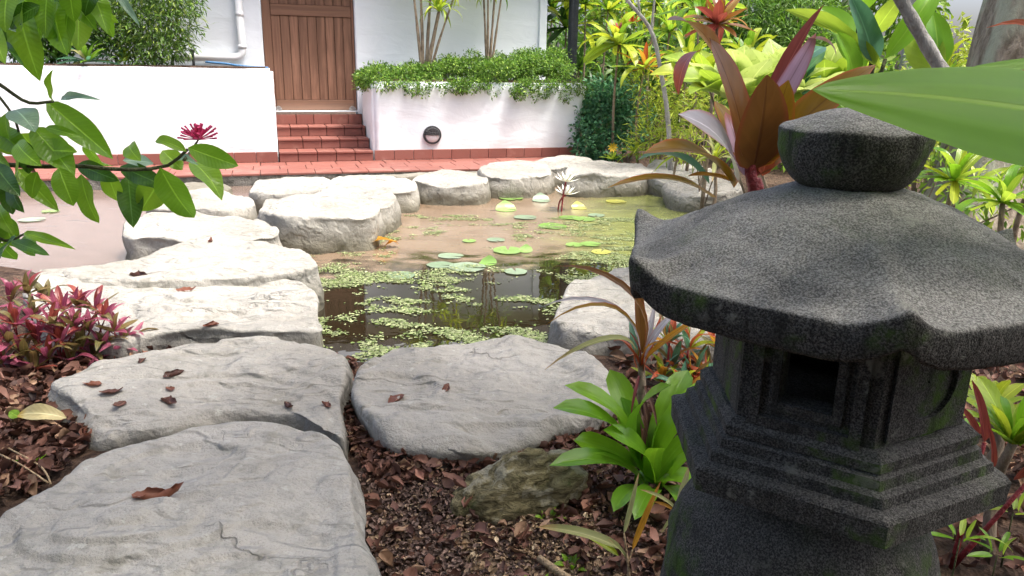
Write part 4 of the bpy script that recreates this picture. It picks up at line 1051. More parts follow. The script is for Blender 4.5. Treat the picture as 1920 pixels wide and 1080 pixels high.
bedR = [(1060, 640), (1200, 625), (1500, 560), (1700, 480), (2150, 480), (2200, 1100), (1750, 1150), (1500, 900), (1330, 700), (1180, 715), (1130, 680)]
BR = ((0.070, 0.033, 0.024), (0.21, 0.105, 0.075))
def brown(n): return tint(n, *BR, 0.3, (0.30, 0.19, 0.12), 0.12)
Pc = np.concatenate([sample_px(bedC, .07, 900), sample_px([(655, 790), (850, 868), (1000, 825), (1110, 770), (1110, 830), (880, 900), (720, 930), (680, 900)], .07, 650), sample_px([(1000, 850), (1300, 760), (1330, 1080), (1100, 1080), (1000, 960)], .07, 500)])
litter('leaf_litter', Pc, .016, .050, brown(len(Pc)), label='curled brown dead leaves covering the bed in front of the mossy boulder', cat='leaf litter')
Pl_ = np.concatenate([sample_px(bedL, .07, 1900), sample_px(gapA, .08, 420)])
litter('leaf_litter', Pl_, .024, .066, brown(len(Pl_)), label='brown dead leaves heaped under the pink foliage', cat='leaf litter')
Pg = sample_px(gapB, .07, 420)
litter('leaf_litter', Pg, .016, .034, brown(len(Pg)), lift=.03, label='thin line of dead leaves filling the joint between two path stones', cat='leaf litter')
Pr_ = sample_px(bedR, .07, 2600)
litter('leaf_litter', Pr_, .025, .075, brown(len(Pr_)), label='dead leaves and debris on the ground behind the lantern', cat='leaf litter')
Pm = np.concatenate([sample_px([(690, 880), (850, 920), (1010, 950), (1130, 1000), (1200, 1150), (690, 1200)], .07, 8000), sample_px(bedC, .07, 6000)])
litter('bark_mulch', Pm, .006, .016, tint(len(Pm), (0.085, 0.055, 0.045), (0.22, 0.15, 0.12), .3, (0.36, 0.26, 0.17), .14), curl=(.3, 1.2), lift=.012, wr=(.45, .75), label='fine chips and seed husks of the mulch in front of the boulder', cat='mulch')
Pt = sample_px([(880, 930), (1000, 935), (1120, 980), (1170, 1090), (900, 1110), (850, 1010)], .07, 2600)  # paler chips paint a warm sunlit patch onto the mulch
litter('bark_mulch', Pt, .006, .020, tint(len(Pt), (0.20, 0.135, 0.085), (0.40, 0.29, 0.18), .25, (0.50, 0.40, 0.27), .12), curl=(.3, 1.4), lift=.014, wr=(.3, .7), label='bark chips tinted pale tan as a warm glow before the seedlings', cat='mulch')
Pm2 = sample_px(bedL, .07, 2500)
litter('bark_mulch', Pm2, .006, .018, tint(len(Pm2), (0.035, 0.025, 0.022), (0.13, 0.085, 0.06), .3), curl=(.3, 1.2), lift=.008, wr=(.3, .75), label='dark fine mulch between the leaves under the pink foliage', cat='mulch')

# single dead leaves lying on the stones, each one a thing
def dead_mesh(seed, k=3.0, bend=0.5, nx=16, ny=8):
    r = random.Random(seed); V, UV = [], []
    for i in range(nx + 1):
        t = i / nx; x = t - .5; hw = 0.5 * max(.02, (math.sin(math.pi * t ** .9) ** .7 if 0 < t < 1 else 0)) * (1 + .10 * math.sin(t * 19 + seed))
        kk = k * (0.6 + 0.8 * t)
        for j in range(ny + 1):
            y = (j / ny - .5) * 2 * hw
            yy, zz = math.sin(y * kk) / kk, (1 - math.cos(y * kk)) / kk
            n = noise.fractal(Vector((x * 3 + seed * 3.7, y * 3, seed)), .9, 2, 3)
            V.append((x, yy + .05 * n, zz * .55 + bend * (x * x) * (1 if x > 0 else .5) + .075 * n + .12 * y * x)); UV.append((t, j / ny))
    z0 = min(v[2] for v in V); V = [(x + .5, y, z - z0) for x, y, z in V]
    F_ = [(i * (ny + 1) + j, (i + 1) * (ny + 1) + j, (i + 1) * (ny + 1) + j + 1, i * (ny + 1) + j + 1) for i in range(nx) for j in range(ny)]
    me = mesh('dead_leaf', V, F_, True); uvl = me.uv_layers.new(name='UVMap')
    for l_ in me.loops: uvl.data[l_.index].uv = UV[l_.vertex_index]
    me.materials.append(L['dead']); return me
DEAD = [dead_mesh(1, 5.5, 1.4), dead_mesh(2, 3.0, .5), dead_mesh(3, 5.0, .3), dead_mesh(4, 2.2, 1.2)]
def fallen(px, py, wpx, mat, lab, zg=0.15, v=None, ang=None, grp='dead leaves lying on the stones', zoff=0.006, wr=0.55):
    p = at(px, py, zg); loc, nrm = drop(p.x, p.y, 0.5)
    ln = wpx * .88 * mpp((p - CAM).length); me = DEAD[random.randrange(4) if v is None else v]
    o = link('dead_leaf', me, L[mat]); a = random.uniform(0, 6.28) if ang is None else ang
    zmin = min(q.co.z for q in me.vertices)
    o.location = (p.x - math.cos(a) * ln / 2, p.y - math.sin(a) * ln / 2, loc.z - zmin * ln * .9 + 0.001); o.rotation_euler = (random.uniform(-.2, .2), 0, a); o.scale = (ln, ln * wr * 1.5, ln * .85)
    return tag(o, lab, 'leaf', grp)
fallen(303, 972, 92, 'deadred', 'large curled brown leaf alone on the big foreground path stone', v=0, ang=0.2)
for px, py, w_, m_, lab in (
    (325, 696, 42, 'dead', 'dark cupped leaf on the flat path stone beside the pink foliage'), (318, 748, 48, 'dead', 'ragged brown leaf in the middle of the flat path stone'),
    (172, 716, 36, 'deadred', 'upright red brown leaf at the edge of the flat path stone'), (208, 730, 44, 'dead', 'flattened dry leaf next to the upright red brown leaf'),
    (222, 752, 30, 'dead', 'small dark leaf scrap on the flat path stone'), (318, 722, 22, 'deadred', 'tiny reddish leaf between the cupped and the ragged leaf'),
    (540, 752, 38, 'dead', 'dark folded leaf near the joint of the path stones'), (612, 751, 36, 'deadred', 'reddish leaf near the joint of the path stones'),
    (743, 752, 52, 'deadred', 'star shaped red brown leaf on the broad pale path stone'), (838, 733, 38, 'deadred', 'flat red leaf on the broad pale path stone'),
    (350, 553, 40, 'deadred', 'red curled leaf on the long pond edge stone'), (262, 526, 44, 'dead', 'pale and brown leaf pair on the long pond edge stone'), (397, 469, 22, 'deadred', 'small red leaf on the fused flat stone'),
    (396, 618, 34, 'deadred', 'tan curled leaf in the gap below the long pond edge stone'), (656, 706, 30, 'dead', 'dead leaf stuck at the top of the joint between path stones'), (265, 676, 30, 'dead', 'dark leaf at the litter edge under the pink foliage'),
    (160, 778, 46, 'deadred', 'large copper leaf standing at the litter edge'), (118, 748, 34, 'deadred', 'copper leaf standing in the litter beside the flat path stone'), (620, 800, 18, 'deadred', 'tiny red leaf scrap on the corner of the flat path stone')):
    fallen(px, py, w_, m_, lab)
random.seed(11)
ye = pd(70, 792, 1.80); ye.z = gz(ye.x, ye.y) + 0.035
yl = empty('yellow_leaf', (ye.x - .06, ye.y, ye.z - .03), 'fallen straw yellow leaf with a bright yellow tip on the dark litter', 'leaf')
leaf(yl, LM['ellip'][3], ye + Vector((.065, .02, .0)), ye + Vector((-.05, 0, .012)), 0.042, L['straw'], up=(0, -.6, .8), name='blade')
leaf(yl, LM['ellip'][0], ye + Vector((-.045, 0, .01)), ye + Vector((-.075, .01, .02)), 0.026, L['ixora_l'], up=(0, -.5, .8), name='leaf_tip')
skp = [pd(1012, 1022, 1.28), pd(1065, 1052, 1.22), pd(1125, 1086, 1.16)]
for p in skp: p.z = gz(p.x, p.y) + 0.035
sk = B().tube(spline(skp, 10), [0.0075] * 10, 8).build('dry_stick', M['drystick'], None, True); tag(sk, 'pale dry stick lying on the mulch by the seedlings', 'stick')
for k, (pts, lab) in enumerate((([(0, 852), (40, 872), (90, 905)], 'thin bleached grass stalk lying across the dark litter'), ([(15, 840), (70, 870), (88, 890), (95, 908)], 'curved dry stalk beside the bleached grass stalk'), ([(262, 625), (285, 640), (330, 642)], 'dry curved stalk poking from the pink foliage'))):
    pp_ = [at(x, y, .10) for x, y in pts]
    tag(B().tube(spline(pp_, 12), 0.0022, 6).build('dry_stalk', M['drystick'], None, True), lab, 'stalk', 'dry stalks on the litter')

# ================================================================== plants near the camera
def plant(name, base, lab, cat='plant', grp=None): return empty(name, base, lab, cat, grp)
def leaf_px(par, b, t, wpx, db, dt, mat, kind='lance', v=1, up=(0, -0.55, 0.8), roll=0.0):
    B_, T_ = pd(*b, db), pd(*t, dt)
    return leaf(par, LM[kind][v], B_, T_, wpx * mpp((db + dt) / 2), L[mat], up, roll)
def stem(par, pts, r, mat, name='stem', n=8, k=14):
    pts = [Vector(p) - par.location for p in pts]; rr = list(np.linspace(r, r * 0.6, k)) if not hasattr(r, '__len__') else r
    return B().tube(spline(pts, k), rr, n).build(name, M[mat], par, True)

# ---- ixora shrub reaching in from the left
random.seed(3)
ix = plant('ixora_shrub', (-1.35, 1.15, gz(-1.35, 1.15)), 'glossy green ixora shrub with one pink red flower head hanging over the pond', 'shrub')
ixl = [  # base px, tip px, width px, material
    ((28, -5), (75, 152), 50, 'ixora'), ((100, -35), (104, 93), 52, 'ixora_d'), ((4, -8), (36, 98), 44, 'ixora_d'), ((125, -20), (182, 58), 30, 'ixora'), ((152, 15), (128, 84), 38, 'ixora_l'),
    ((172, -30), (213, 71), 27, 'ixora'), ((-22, 5), (30, 60), 30, 'ixora_p'), ((184, 14), (223, 43), 14, 'ixora_l'), ((-8, 72), (46, 126), 11, 'ixora_d'), ((60, -40), (40, 60), 40, 'ixora_l'), ((20, -30), (95, 50), 46, 'ixora'), ((140, -40), (150, 40), 40, 'ixora'), ((210, -30), (262, 48), 12, 'ixora_p'), ((-20, 40), (10, 120), 30, 'ixora_l'), ((75, 10), (20, 55), 30, 'ixora_d'), ((190, -40), (160, 30), 34, 'ixora_d'),
    ((100, 190), (100, 129), 16, 'ixora_l'), ((114, 188), (190, 188), 13, 'ixora_p'), ((86, 190), (212, 298), 42, 'ixora'), ((86, 239), (156, 258), 15, 'ixora'), ((28, 206), (66, 248), 44, 'ixora_p'), ((60, 238), (140, 332), 46, 'ixora'),
    ((0, 215), (30, 275), 40, 'ixora_d'), ((40, 250), (70, 285), 34, 'ixora_l'), ((-10, 240), (60, 300), 38, 'ixora'), ((60, 285), (145, 285), 40, 'ixora'), ((45, 285), (70, 330), 10, 'deadred'),
    ((350, 284), (291, 265), 19, 'ixora_l'), ((352, 277), (447, 311), 34, 'ixora'), ((360, 304), (416, 376), 40, 'ixora'), ((300, 314), (364, 408), 50, 'ixora'), ((240, 328), (250, 427), 38, 'ixora_d'), ((304, 333), (264, 396), 46, 'ixora_l'),
    ((225, 312), (318, 353), 31, 'ixora_d'), ((145, 308), (223, 339), 29, 'ixora_d'), ((152, 326), (186, 418), 50, 'ixora'), ((110, 314), (138, 386), 37, 'ixora'), ((200, 320), (222, 378), 32, 'ixora_l'), ((160, 268), (214, 311), 38, 'ixora'),
    ((243, 272), (264, 302), 29, 'ixora'), ((304, 282), (342, 319), 32, 'ixora'), ((230, 301), (288, 306), 20, 'ixora_p'), ((30, 316), (110, 396), 30, 'ixora'), ((10, 318), (24, 402), 28, 'ixora_d'), ((26, 333), (46, 399), 27, 'ixora_d'),
    ((-2, 384), (27, 442), 28, 'ixora'), ((45, 437), (142, 468), 17, 'ixora'), ((48, 439), (66, 480), 30, 'ixora'), ((20, 452), (93, 479), 20, 'ixora_d'), ((-3, 454), (31, 487), 31, 'ixora'), ((30, 440), (-10, 500), 26, 'ixora_d'), ((330, 300), (372, 310), 16, 'ixora_p'), ((15, 330), (-20, 400), 30, 'ixora'), ((70, 322), (60, 372), 26, 'ixora')]
for k in range(16):
    x0, y0 = random.uniform(-40, 200), random.uniform(-70, 10); ixl.append(((x0, y0), (x0 + random.uniform(-45, 60), y0 + random.uniform(60, 105)), random.uniform(30, 44), random.choice(('ixora', 'ixora', 'ixora_d', 'ixora_l'))))
for k in range(14):
    x0, y0 = random.uniform(-50, 45), random.uniform(190, 420); ixl.append(((x0, y0), (x0 + random.uniform(-20, 60), y0 + random.uniform(40, 80)), random.uniform(26, 38), random.choice(('ixora', 'ixora', 'ixora_d', 'ixora_l'))))
for i, (b_, t_, w_, m_) in enumerate(ixl):
    d0 = 1.10 + 0.16 * random.random(); dd = random.uniform(-.05, .05)
    leaf_px(ix, b_, t_, w_ * 1.2, d0, d0 + dd, m_, 'ellip', random.choice((0, 0, 1, 2)), (random.uniform(-.5, .5), -0.8, 0.45), random.uniform(-.4, .4))
tw = lambda pts, r: stem(ix, [pd(x, y, d) for x, y, d in pts], r, 'twig', 'twig')
tw([(-260, 60, 1.2), (-80, 110, 1.18), (0, 159, 1.17), (52, 192, 1.17), (100, 190, 1.17)], .0035)
tw([(-260, 260, 1.2), (-60, 300, 1.19), (60, 312, 1.18), (145, 311, 1.18), (230, 318, 1.18), (310, 312, 1.18), (352, 280, 1.18)], .0040)
tw([(-220, 330, 1.2), (-60, 400, 1.17), (5, 450, 1.16), (48, 438, 1.16)], .0030)
tw([(-220, -150, 1.2), (-60, -90, 1.17), (60, -20, 1.16), (160, 0, 1.16), (215, -20, 1.16)], .0038)
tw([(-80, 100, 1.18), (20, 210, 1.17), (45, 300, 1.18)], .0025)
p0 = pd(-260, 260, 1.2)
for t_ in (pd(-260, 60, 1.2), pd(-260, 260, 1.2), pd(-220, 330, 1.2), pd(-220, -150, 1.2)):
    stem(ix, [ix.location + Vector((0, 0, -.02)), (ix.location + Vector(t_)) / 2 + Vector((-.12, .04, .12)), t_], [.011] * 8 + [.006] * 6, 'cane', 'branch')
fl_c = pd(372, 262, 1.32); stem(ix, [pd(345, 300, 1.2), pd(360, 280, 1.28), fl_c], .0025, 'twig', 'twig')
fh = B()
for i in range(70):
    a = random.uniform(0, 6.28); e = rad(random.uniform(5, 88)); d = Vector((math.cos(a) * math.cos(e), math.sin(a) * math.cos(e) , math.sin(e)))
    ln = random.uniform(.018, .030) * (0.8 + 0.4 * math.cos(e))
    tp = fl_c + d * ln * Vector((1.25, 1, .8)).length / 1.7
    fh.tube([fl_c - ix.location, (fl_c + d * ln * .6) - ix.location, tp - ix.location], [.0007, .0008, .0019], 5)
fh.build('flower_head', simple('ixora_flower', (0.72, 0.06, 0.19), 0.5, 0.3, 60, 0.12, 90, 0.0), ix)

# ---- pink foliage clump on the left
random.seed(5)
pc0 = at(120, 660, 0.08)
pk = plant('pink_cordyline', (pc0.x, pc0.y, gz(pc0.x, pc0.y)), 'low clump of magenta and maroon lance leaved plants beside the path', 'plant')
tips = [(52, 528, .30), (20, 545, .28), (85, 545, .27), (118, 560, .26), (150, 556, .26), (178, 560, .25), (196, 578, .23), (215, 600, .20), (238, 622, .15), (60, 575, .25), (100, 590, .24), (140, 592, .23), (168, 600, .21), (30, 590, .24),
        (70, 615, .20), (115, 620, .19), (155, 628, .17), (195, 632, .15), (15, 620, .20), (45, 645, .16), (90, 650, .15), (135, 655, .13), (222, 645, .12), (-20, 570, .26), (-30, 620, .2), (5, 660, .15), (175, 650, .12), (65, 672, .12)]
for i, (px, py, z) in enumerate(tips):
    c = at(px, py + 22, z - .03)
    g_ = Vector((c.x + random.uniform(-.06, .02), c.y + random.uniform(-.02, .05), gz(c.x, c.y)))
    stem(pk, [g_, (g_ + c) / 2 + Vector((random.uniform(-.02, .02), 0, 0)), c], .0035, 'redstem', k=7, n=6)
    low = z < .19
    mats = [L['magenta'], L['magenta'], L['maroon'], L['olivered']] if not low else [L['olivered'], L['maroon'], L['olivered'], L['magenta'], L['olivered']]
    if i in (7, 8, 22): mats = [L['magenta'], L['magenta'], L['olivered']]
    rosette(pk, c, 10, 0.098 if not low else .105, 0.027, 'lance', mats, (78, 8), .2, None, 100 + i, .003, random.uniform(0, 6))

# ---- lime bromeliad beside the boulder, each strap leaf its own
random.seed(8)
bc_ = at(1216, 905, 0.08); bz = gz(bc_.x, bc_.y)
br = plant('bromeliad', (bc_.x, bc_.y, bz), 'bright lime green strap leaved bromeliad growing beside the boulder', 'plant')
D0 = bc_.y
for b_, t_, w_, dt, v_ in (((1196, 850), (1058, 722), 34, -.05, 1), ((1190, 862), (1036, 765), 36, -.12, 1), ((1205, 905), (1030, 873), 30, -.16, 1), ((1190, 868), (1076, 826), 36, -.10, 0), ((1200, 850), (1143, 693), 38, .06, 0), ((1222, 848), (1290, 694), 38, .08, 1),
                           ((1228, 855), (1346, 716), 36, .02, 2), ((1236, 900), (1258, 722), 52, -.10, 2), ((1224, 905), (1130, 806), 38, -.10, 1), ((1232, 890), (1296, 812), 28, -.02, 0), ((1228, 905), (1310, 905), 40, -.10, 1), ((1215, 925), (1150, 960), 30, -.18, 1),
                           ((1240, 915), (1300, 850), 30, -.08, 0), ((1215, 880), (1105, 855), 30, -.02, 1), ((1225, 870), (1240, 790), 34, -.04, 0), ((1230, 920), (1190, 975), 34, -.2, 1), ((1245, 910), (1290, 960), 32, -.14, 1), ((1205, 860), (1165, 745), 34, .02, 0), ((1240, 880), (1330, 800), 32, .05, 1), ((1225, 915), (1235, 840), 30, -.14, 0)):
    leaf_px(br, b_, t_, w_ * 1.38, D0 - .02, D0 + dt, 'brom', 'strap', v_, (random.uniform(-.2, .2), -.35, .9), random.uniform(-.2, .2))
B().lathe([(0.012, -.02), (0.035, 0.0), (0.034, .03), (0.015, .05)], 12).build('core', L['brom'], br, True)

# ---- thin red leaved cordyline rising through it
rc = plant('red_cordyline', (bc_.x - .01, bc_.y + .06, bz), 'slender red stemmed cordyline with narrow arching bronze leaves over the bromeliad', 'plant')
DR = bc_.y + .04
stem(rc, [(bc_.x - .01, bc_.y + .06, bz - .02), pd(1203, 800, DR), pd(1203, 720, DR), pd(1203, 668, DR)], [.011] * 6 + [.010] * 4 + [.008] * 4, 'cane')
for b_, t_, w_, m_, v_, dt in (((1202, 665), (1037, 499), 20, 'bronze', 2, -.06), ((1198, 672), (1012, 577), 15, 'silver', 2, -.08), ((1196, 668), (1024, 609), 13, 'olive', 2, -.14), ((1194, 668), (1021, 694), 15, 'grassy', 2, -.16), ((1203, 660), (1188, 474), 24, 'bronze', 0, .04), ((1206, 662), (1228, 565), 16, 'silver', 0, .05),
                               ((1208, 668), (1284, 578), 18, 'silver', 1, .04), ((1210, 672), (1330, 592), 13, 'orange', 1, .02), ((1196, 672), (1180, 600), 16, 'bluegreen', 0, .08), ((1200, 690), (1178, 620), 12, 'maroon', 0, -.05), ((1206, 690), (1250, 640), 12, 'orange', 1, -.08), ((1199, 680), (1150, 640), 12, 'redleaf', 1, .1), ((1207, 680), (1240, 590), 12, 'redleaf', 0, .06), ((1202, 690), (1168, 640), 11, 'redleaf', 0, -.02), ((1206, 695), (1228, 630), 11, 'redleaf', 0, -.05),
                               ((1203, 740), (1215, 880), 20, 'dead', 1, -.05), ((1199, 760), (1186, 850), 16, 'dead', 0, -.04), ((1206, 720), (1232, 800), 12, 'dead', 1, -.08), ((1198, 750), (1202, 865), 18, 'dead', 1, -.08), ((1200, 700), (1183, 780), 8, 'maroon', 0, -.05), ((1195, 690), (1190, 650), 12, 'redleaf', 3, -.03), ((1208, 700), (1218, 655), 12, 'redleaf', 3, -.03)):
    leaf_px(rc, b_, t_, w_ * .95, DR, DR + dt, m_, 'thin' if m_ != 'dead' else 'lance', v_, (0, -.5, .85), random.uniform(-.3, .3))

# ---- small variegated clumps behind it
random.seed(9)
vg = at(1300, 715, .07)
vp = plant('oyster_plant', (vg.x, vg.y, gz(vg.x, vg.y)), 'low clump of red, orange and green oyster plants behind the lantern post', 'plant')
for i, (px, py, z) in enumerate(((1262, 668, .12), (1290, 640, .17), (1330, 690, .10), (1350, 640, .16), (1300, 690, .10), (1255, 625, .2), (1345, 720, .08), (1370, 670, .1), (1400, 620, .16), (1280, 720, .08), (1240, 700, .08), (1400, 700, .09))):
    c = at(px, py + 16, z)
    stem(vp, [(c.x, c.y, gz(c.x, c.y) - .01), (c.x, c.y, (c.z + gz(c.x, c.y)) / 2), c], .005, 'redstem', k=5, n=6)
    rosette(vp, c, 11, .115, .026, 'lance', [L['redleaf'], L['olivered'], L['bluegreen'], L['redleaf'], L['yellowgreen'], L['orange']], (78, 12), .25, None, 300 + i, .004, i)

# ---- seedlings at the bottom
sd0 = at(1182, 1090, .07); s1_ = plant('seedling', (sd0.x, sd0.y, gz(sd0.x, sd0.y)), 'seedling with one orange and one narrow green leaf in the mulch', 'plant', 'seedlings in the mulch')
for b_, t_, w_, m_, v_ in (((1170, 1000), (1198, 886), 13, 'grassy', 1), ((1186, 1030), (1240, 900), 16, 'orange', 1), ((1168, 1030), (1005, 988), 28, 'grassy', 1), ((1160, 1042), (1090, 1000), 20, 'yellowgreen', 1), ((1178, 1050), (1140, 1010), 10, 'grassy', 0)):
    leaf_px(s1_, b_, t_, w_, sd0.y + .02, sd0.y + random.uniform(0, .06), m_, 'lance', v_, (0, -.5, .8))
for t_ in ((1170, 1000), (1186, 1030), (1166, 1030)): stem(s1_, [(sd0.x, sd0.y, s1_.location.z - .01), pd(1178, 1060, sd0.y + .01), pd(*t_, sd0.y + .02)], .0028, 'drystick', k=8, n=6)
sd1 = at(1284, 1095, .07); s2_ = plant('seedling', (sd1.x, sd1.y, gz(sd1.x, sd1.y)), 'tall thin seedling with drooping pale leaves by the lantern pedestal', 'plant', 'seedlings in the mulch')
for b_, t_, w_, m_, v_ in (((1272, 942), (1292, 874), 18, 'grassy', 1), ((1270, 958), (1200, 918), 11, 'grassy', 1), ((1268, 962), (1222, 940), 10, 'orange', 1), ((1274, 950), (1240, 1000), 9, 'grassy', 1)):
    leaf_px(s2_, b_, t_, w_, sd1.y, sd1.y - .01, m_, 'lance', v_, (0, -.5, .8))
stem(s2_, [(sd1.x, sd1.y, s2_.location.z - .01), pd(1281, 1020, sd1.y), pd(1271, 942, sd1.y)], .0035, 'drystick', k=8, n=6)
for px, py, d_, lab in ((1028, 945, 1.42, 'tiny feathery weed sprouting in front of the boulder'), (1072, 1012, 1.28, 'tiny green weed beside the dry stick'), (1005, 1065, 1.2, 'minute green sprout in the husk mulch'), (58, 855, 1.62, 'small bright green seedling in the dark litter')):
    p = pd(px, py, d_); g = gz(p.x, p.y); e = plant('weed', (p.x, p.y, g), lab, 'weed', 'tiny weeds in the litter')
    rosette(e, (p.x, p.y, g + .015), 7, .030, .010, 'ellip', [L['ixora_l'], L['brom']], (70, 10), .3, None, px)
    stem(e, [(p.x, p.y, g - .01), (p.x, p.y, g + .01), (p.x, p.y, g + .02)], .0015, 'twig', k=4, n=5)

# ---- bronze cordyline behind the lantern
random.seed(12)
cg = pd(1412, 420, 1.62)
co = plant('bronze_cordyline', (cg.x, cg.y, gz(cg.x, cg.y)), 'broad leaved bronze and olive cordyline rising behind the stone lantern', 'plant')
DC = 1.60
stem(co, [(cg.x, cg.y, co.location.z - .02), pd(1415, 420, DC), pd(1408, 330, DC), pd(1405, 270, DC)], [.016] * 8 + [.012] * 6, 'redstem')
for b_, t_, w_, m_, kd, v_, dt, up, ro in (((1400, 300), (1330, 72), 84, 'bronze', 'lance', 0, -.06, (.5, -.8, .3), .2), ((1345, 110), (1250, 38), 46, 'bronze', 'lance', 1, -.12, (-.2, -.4, .9), 0), ((1312, 96), (1272, 178), 30, 'redleaf', 'lance', 1, -.14, (-.6, -.7, .3), 0),
        ((1412, 320), (1438, 140), 92, 'bronze', 'lance', 0, -.10, (0, -1, .2), .05), ((1420, 315), (1478, 150), 66, 'olive', 'lance', 0, -.06, (.3, -.9, .3), -.5), ((1425, 310), (1642, 122), 58, 'olive', 'lance', 1, -.02, (-.2, -.6, .8), .2), ((1408, 270), (1545, 8), 26, 'maroon', 'lance', 0, .05, (-.7, -.6, .2), 0), ((1428, 240), (1530, 62), 34, 'stripe', 'lance', 1, .0, (-.5, -.8, .3), .4),
        ((1512, 72), (1568, 108), 22, 'bronze', 'lance', 2, -.02, (.2, -.4, .9), 0), ((1378, 335), (1272, 214), 76, 'silver', 'lance', 1, -.14, (-.2, -.6, .8), -.2), ((1376, 352), (1206, 288), 54, 'olive', 'lance', 1, -.20, (-.1, -.5, .9), 0), ((1335, 370), (1140, 352), 26, 'olive', 'thin', 0, -.25, (0, -.4, .9), 0), ((1330, 345), (1195, 300), 26, 'bluegreen', 'lance', 1, -.16, (0, -.4, .9), .3),
        ((1395, 330), (1360, 210), 34, 'stripe', 'lance', 0, .10, (.2, -.9, .2), 0), ((1420, 330), (1500, 230), 44, 'bronze', 'lance', 1, .12, (0, -.6, .7), 0), ((1400, 320), (1340, 190), 40, 'olive', 'lance', 0, .16, (.2, -.9, .2), 0), ((1415, 330), (1470, 180), 50, 'maroon', 'lance', 0, .12, (0, -.9, .3), 0), ((1380, 345), (1290, 330), 20, 'orange', 'lance', 0, -.1, (0, -.4, .9), 0), ((1430, 330), (1445, 250), 30, 'redleaf', 'lance', 0, .02, (0, -.9, .3), 0)):
    leaf_px(co, b_, t_, w_ * 1.35, DC, DC + dt, m_, kd, v_, up, ro)

# ---- big paddle leaves coming in from the right, close to the lens
gp0 = Vector((0.98, 0.75, gz(.98, .75)))
gi = plant('ginger_plant', gp0, 'tall ginger with a huge glossy green leaf reaching over the lantern finial', 'plant')
big = leaf_mesh('ellip', 0.35, -0.16, 0.02, 24, 4, 1.2); big.materials.clear(); big.materials.append(L['paddle'])
leaf(gi, big, pd(2230, 272, .66), pd(1522, 168, .60), 0.088, L['paddle'], (0.08, -.82, .60), 0.0)
leaf(gi, big, pd(2300, 120, .80), pd(1815, 128, .72), 0.045, L['paddle'], (0, -.45, .9), 0)
leaf(gi, big, pd(2300, -30, .9), pd(1880, -20, .8), 0.07, L['paddle'], (0, -.5, .85), 0)
sti = pd(2230, 225, .66)
stem(gi, [gp0 + Vector((0, 0, -.02)), (gp0 + sti) / 2 + Vector((.03, 0, 0)), sti, sti + Vector((.03, .02, .25))], .011, 'twig')
stem(gi, [sti, pd(2300, 120, .8)], .005, 'twig', 'petiole', k=4)
stem(gi, [sti + Vector((.03, .02, .2)), pd(2300, -30, .9)], .005, 'twig', 'petiole', k=4)
for b_, t_, w_, m_ in (((1960, 160), (1850, 52), 16, 'redleaf'), ((1960, 170), (1872, 168), 14, 'redleaf')):
    leaf_px(gi, b_, t_, w_, .85, .8, m_, 'lance', 2, (0, -.5, .85))

# ================================================================== planting on the planters
random.seed(21)
def wpx(px, py, d): s_, z_ = wz(px, py, d); return W(s_, d, z_)
def onplanter(px, d, z): 
    s_, _ = wz(px, 120, d); return W(s_, d, z)
def tuft_at(name, lab, base, crown, n, length, width, kind, mats, el, seed, r=.012, grp=None, variants=None, cat='plant', smat='cane'):
    e = plant(name, base, lab, cat, grp)
    if (Vector(crown) - Vector(base)).length > .05:
        mid = (Vector(base) + Vector(crown)) / 2 + Vector((random.uniform(-.05, .05), random.uniform(-.05, .05), 0))
        stem(e, [Vector(base) - Vector((0, 0, .02)), mid, crown], r, smat, k=8, n=8)
    rosette(e, crown, n, length, width, kind, [L[m] for m in mats], el, .2, variants, seed, .008)
    return e
for px, z, n, ln, lab, ms, sd_ in ((165, .95, 26, .26, 'variegated agave rosette hanging over the edge of the long planter', ['grassy', 'bluegreen', 'green'], 1), (105, .96, 18, .20, 'smaller dark rosette beside the agave on the long planter', ['darkgreen', 'green'], 2), (232, .96, 16, .16, 'yellow edged rosette between the agave and the bamboo', ['yellowgreen', 'bluegreen'], 3), (60, .97, 18, .22, 'dark strap leaved rosette at the shaded end of the long planter', ['darkgreen'], 4)):
    b_ = onplanter(px, .14 if n > 20 else .3, z - .02)
    tuft_at('agave', lab, b_, b_ + Vector((0, 0, .03)), n, ln, .045, 'lance', ms, (82, -12), sd_, grp='rosettes on the long planter')
def bush(name, lab, blobs, per, ln, wd, a, b, base=None, droop=.2, var=.28, extra=None, pe=.1, cat='shrub', grp=None, shell=.45, nst=5, smat='cane', mat='foliage', upb=.6, sq=.85):
    sph = []
    for px, py, Y, rp in blobs:
        c = pd(px, py, Y); sph.append((c.x, c.y, c.z, rp * mpp(Y), sq))
    c0 = sph[0]; base = Vector(base) if base is not None else Vector((c0[0], c0[1], gz(c0[0], c0[1])))
    e = plant(name, base, lab, cat, grp)
    bush_leaves('foliage', sph, per, ln, wd, a, b, M[mat], e, droop, var, extra, pe, shell, upb)
    for k in range(min(nst, len(sph))):
        s_ = sph[k]; t_ = Vector(s_[:3])
        stem(e, [base + Vector((random.uniform(-.03, .03), random.uniform(-.03, .03), -.02)), (base + t_) / 2 + Vector((random.uniform(-.05, .05), random.uniform(-.05, .05), 0)), t_], max(.006, s_[3] * .03), smat, k=7, n=6)
    return e
b_ = onplanter(290, .45, .93)
bush('bamboo', 'feathery fine leaved bamboo on the long planter beside the downpipe', [(285, 60, 7.1, 62), (325, 40, 7.15, 48), (255, 95, 7.05, 44), (300, 95, 7.05, 42), (335, 85, 7.1, 30), (250, 30, 7.1, 55), (310, -20, 7.15, 60), (350, 5, 7.15, 32), (220, 60, 7.1, 45), (205, 10, 7.1, 50), (270, -40, 7.1, 60)],
     14000, .055, .012, (.035, .085, .012), (.12, .23, .03), b_, .45, .3, (.26, .36, .06), .15)
b_ = onplanter(120, .5, .93)
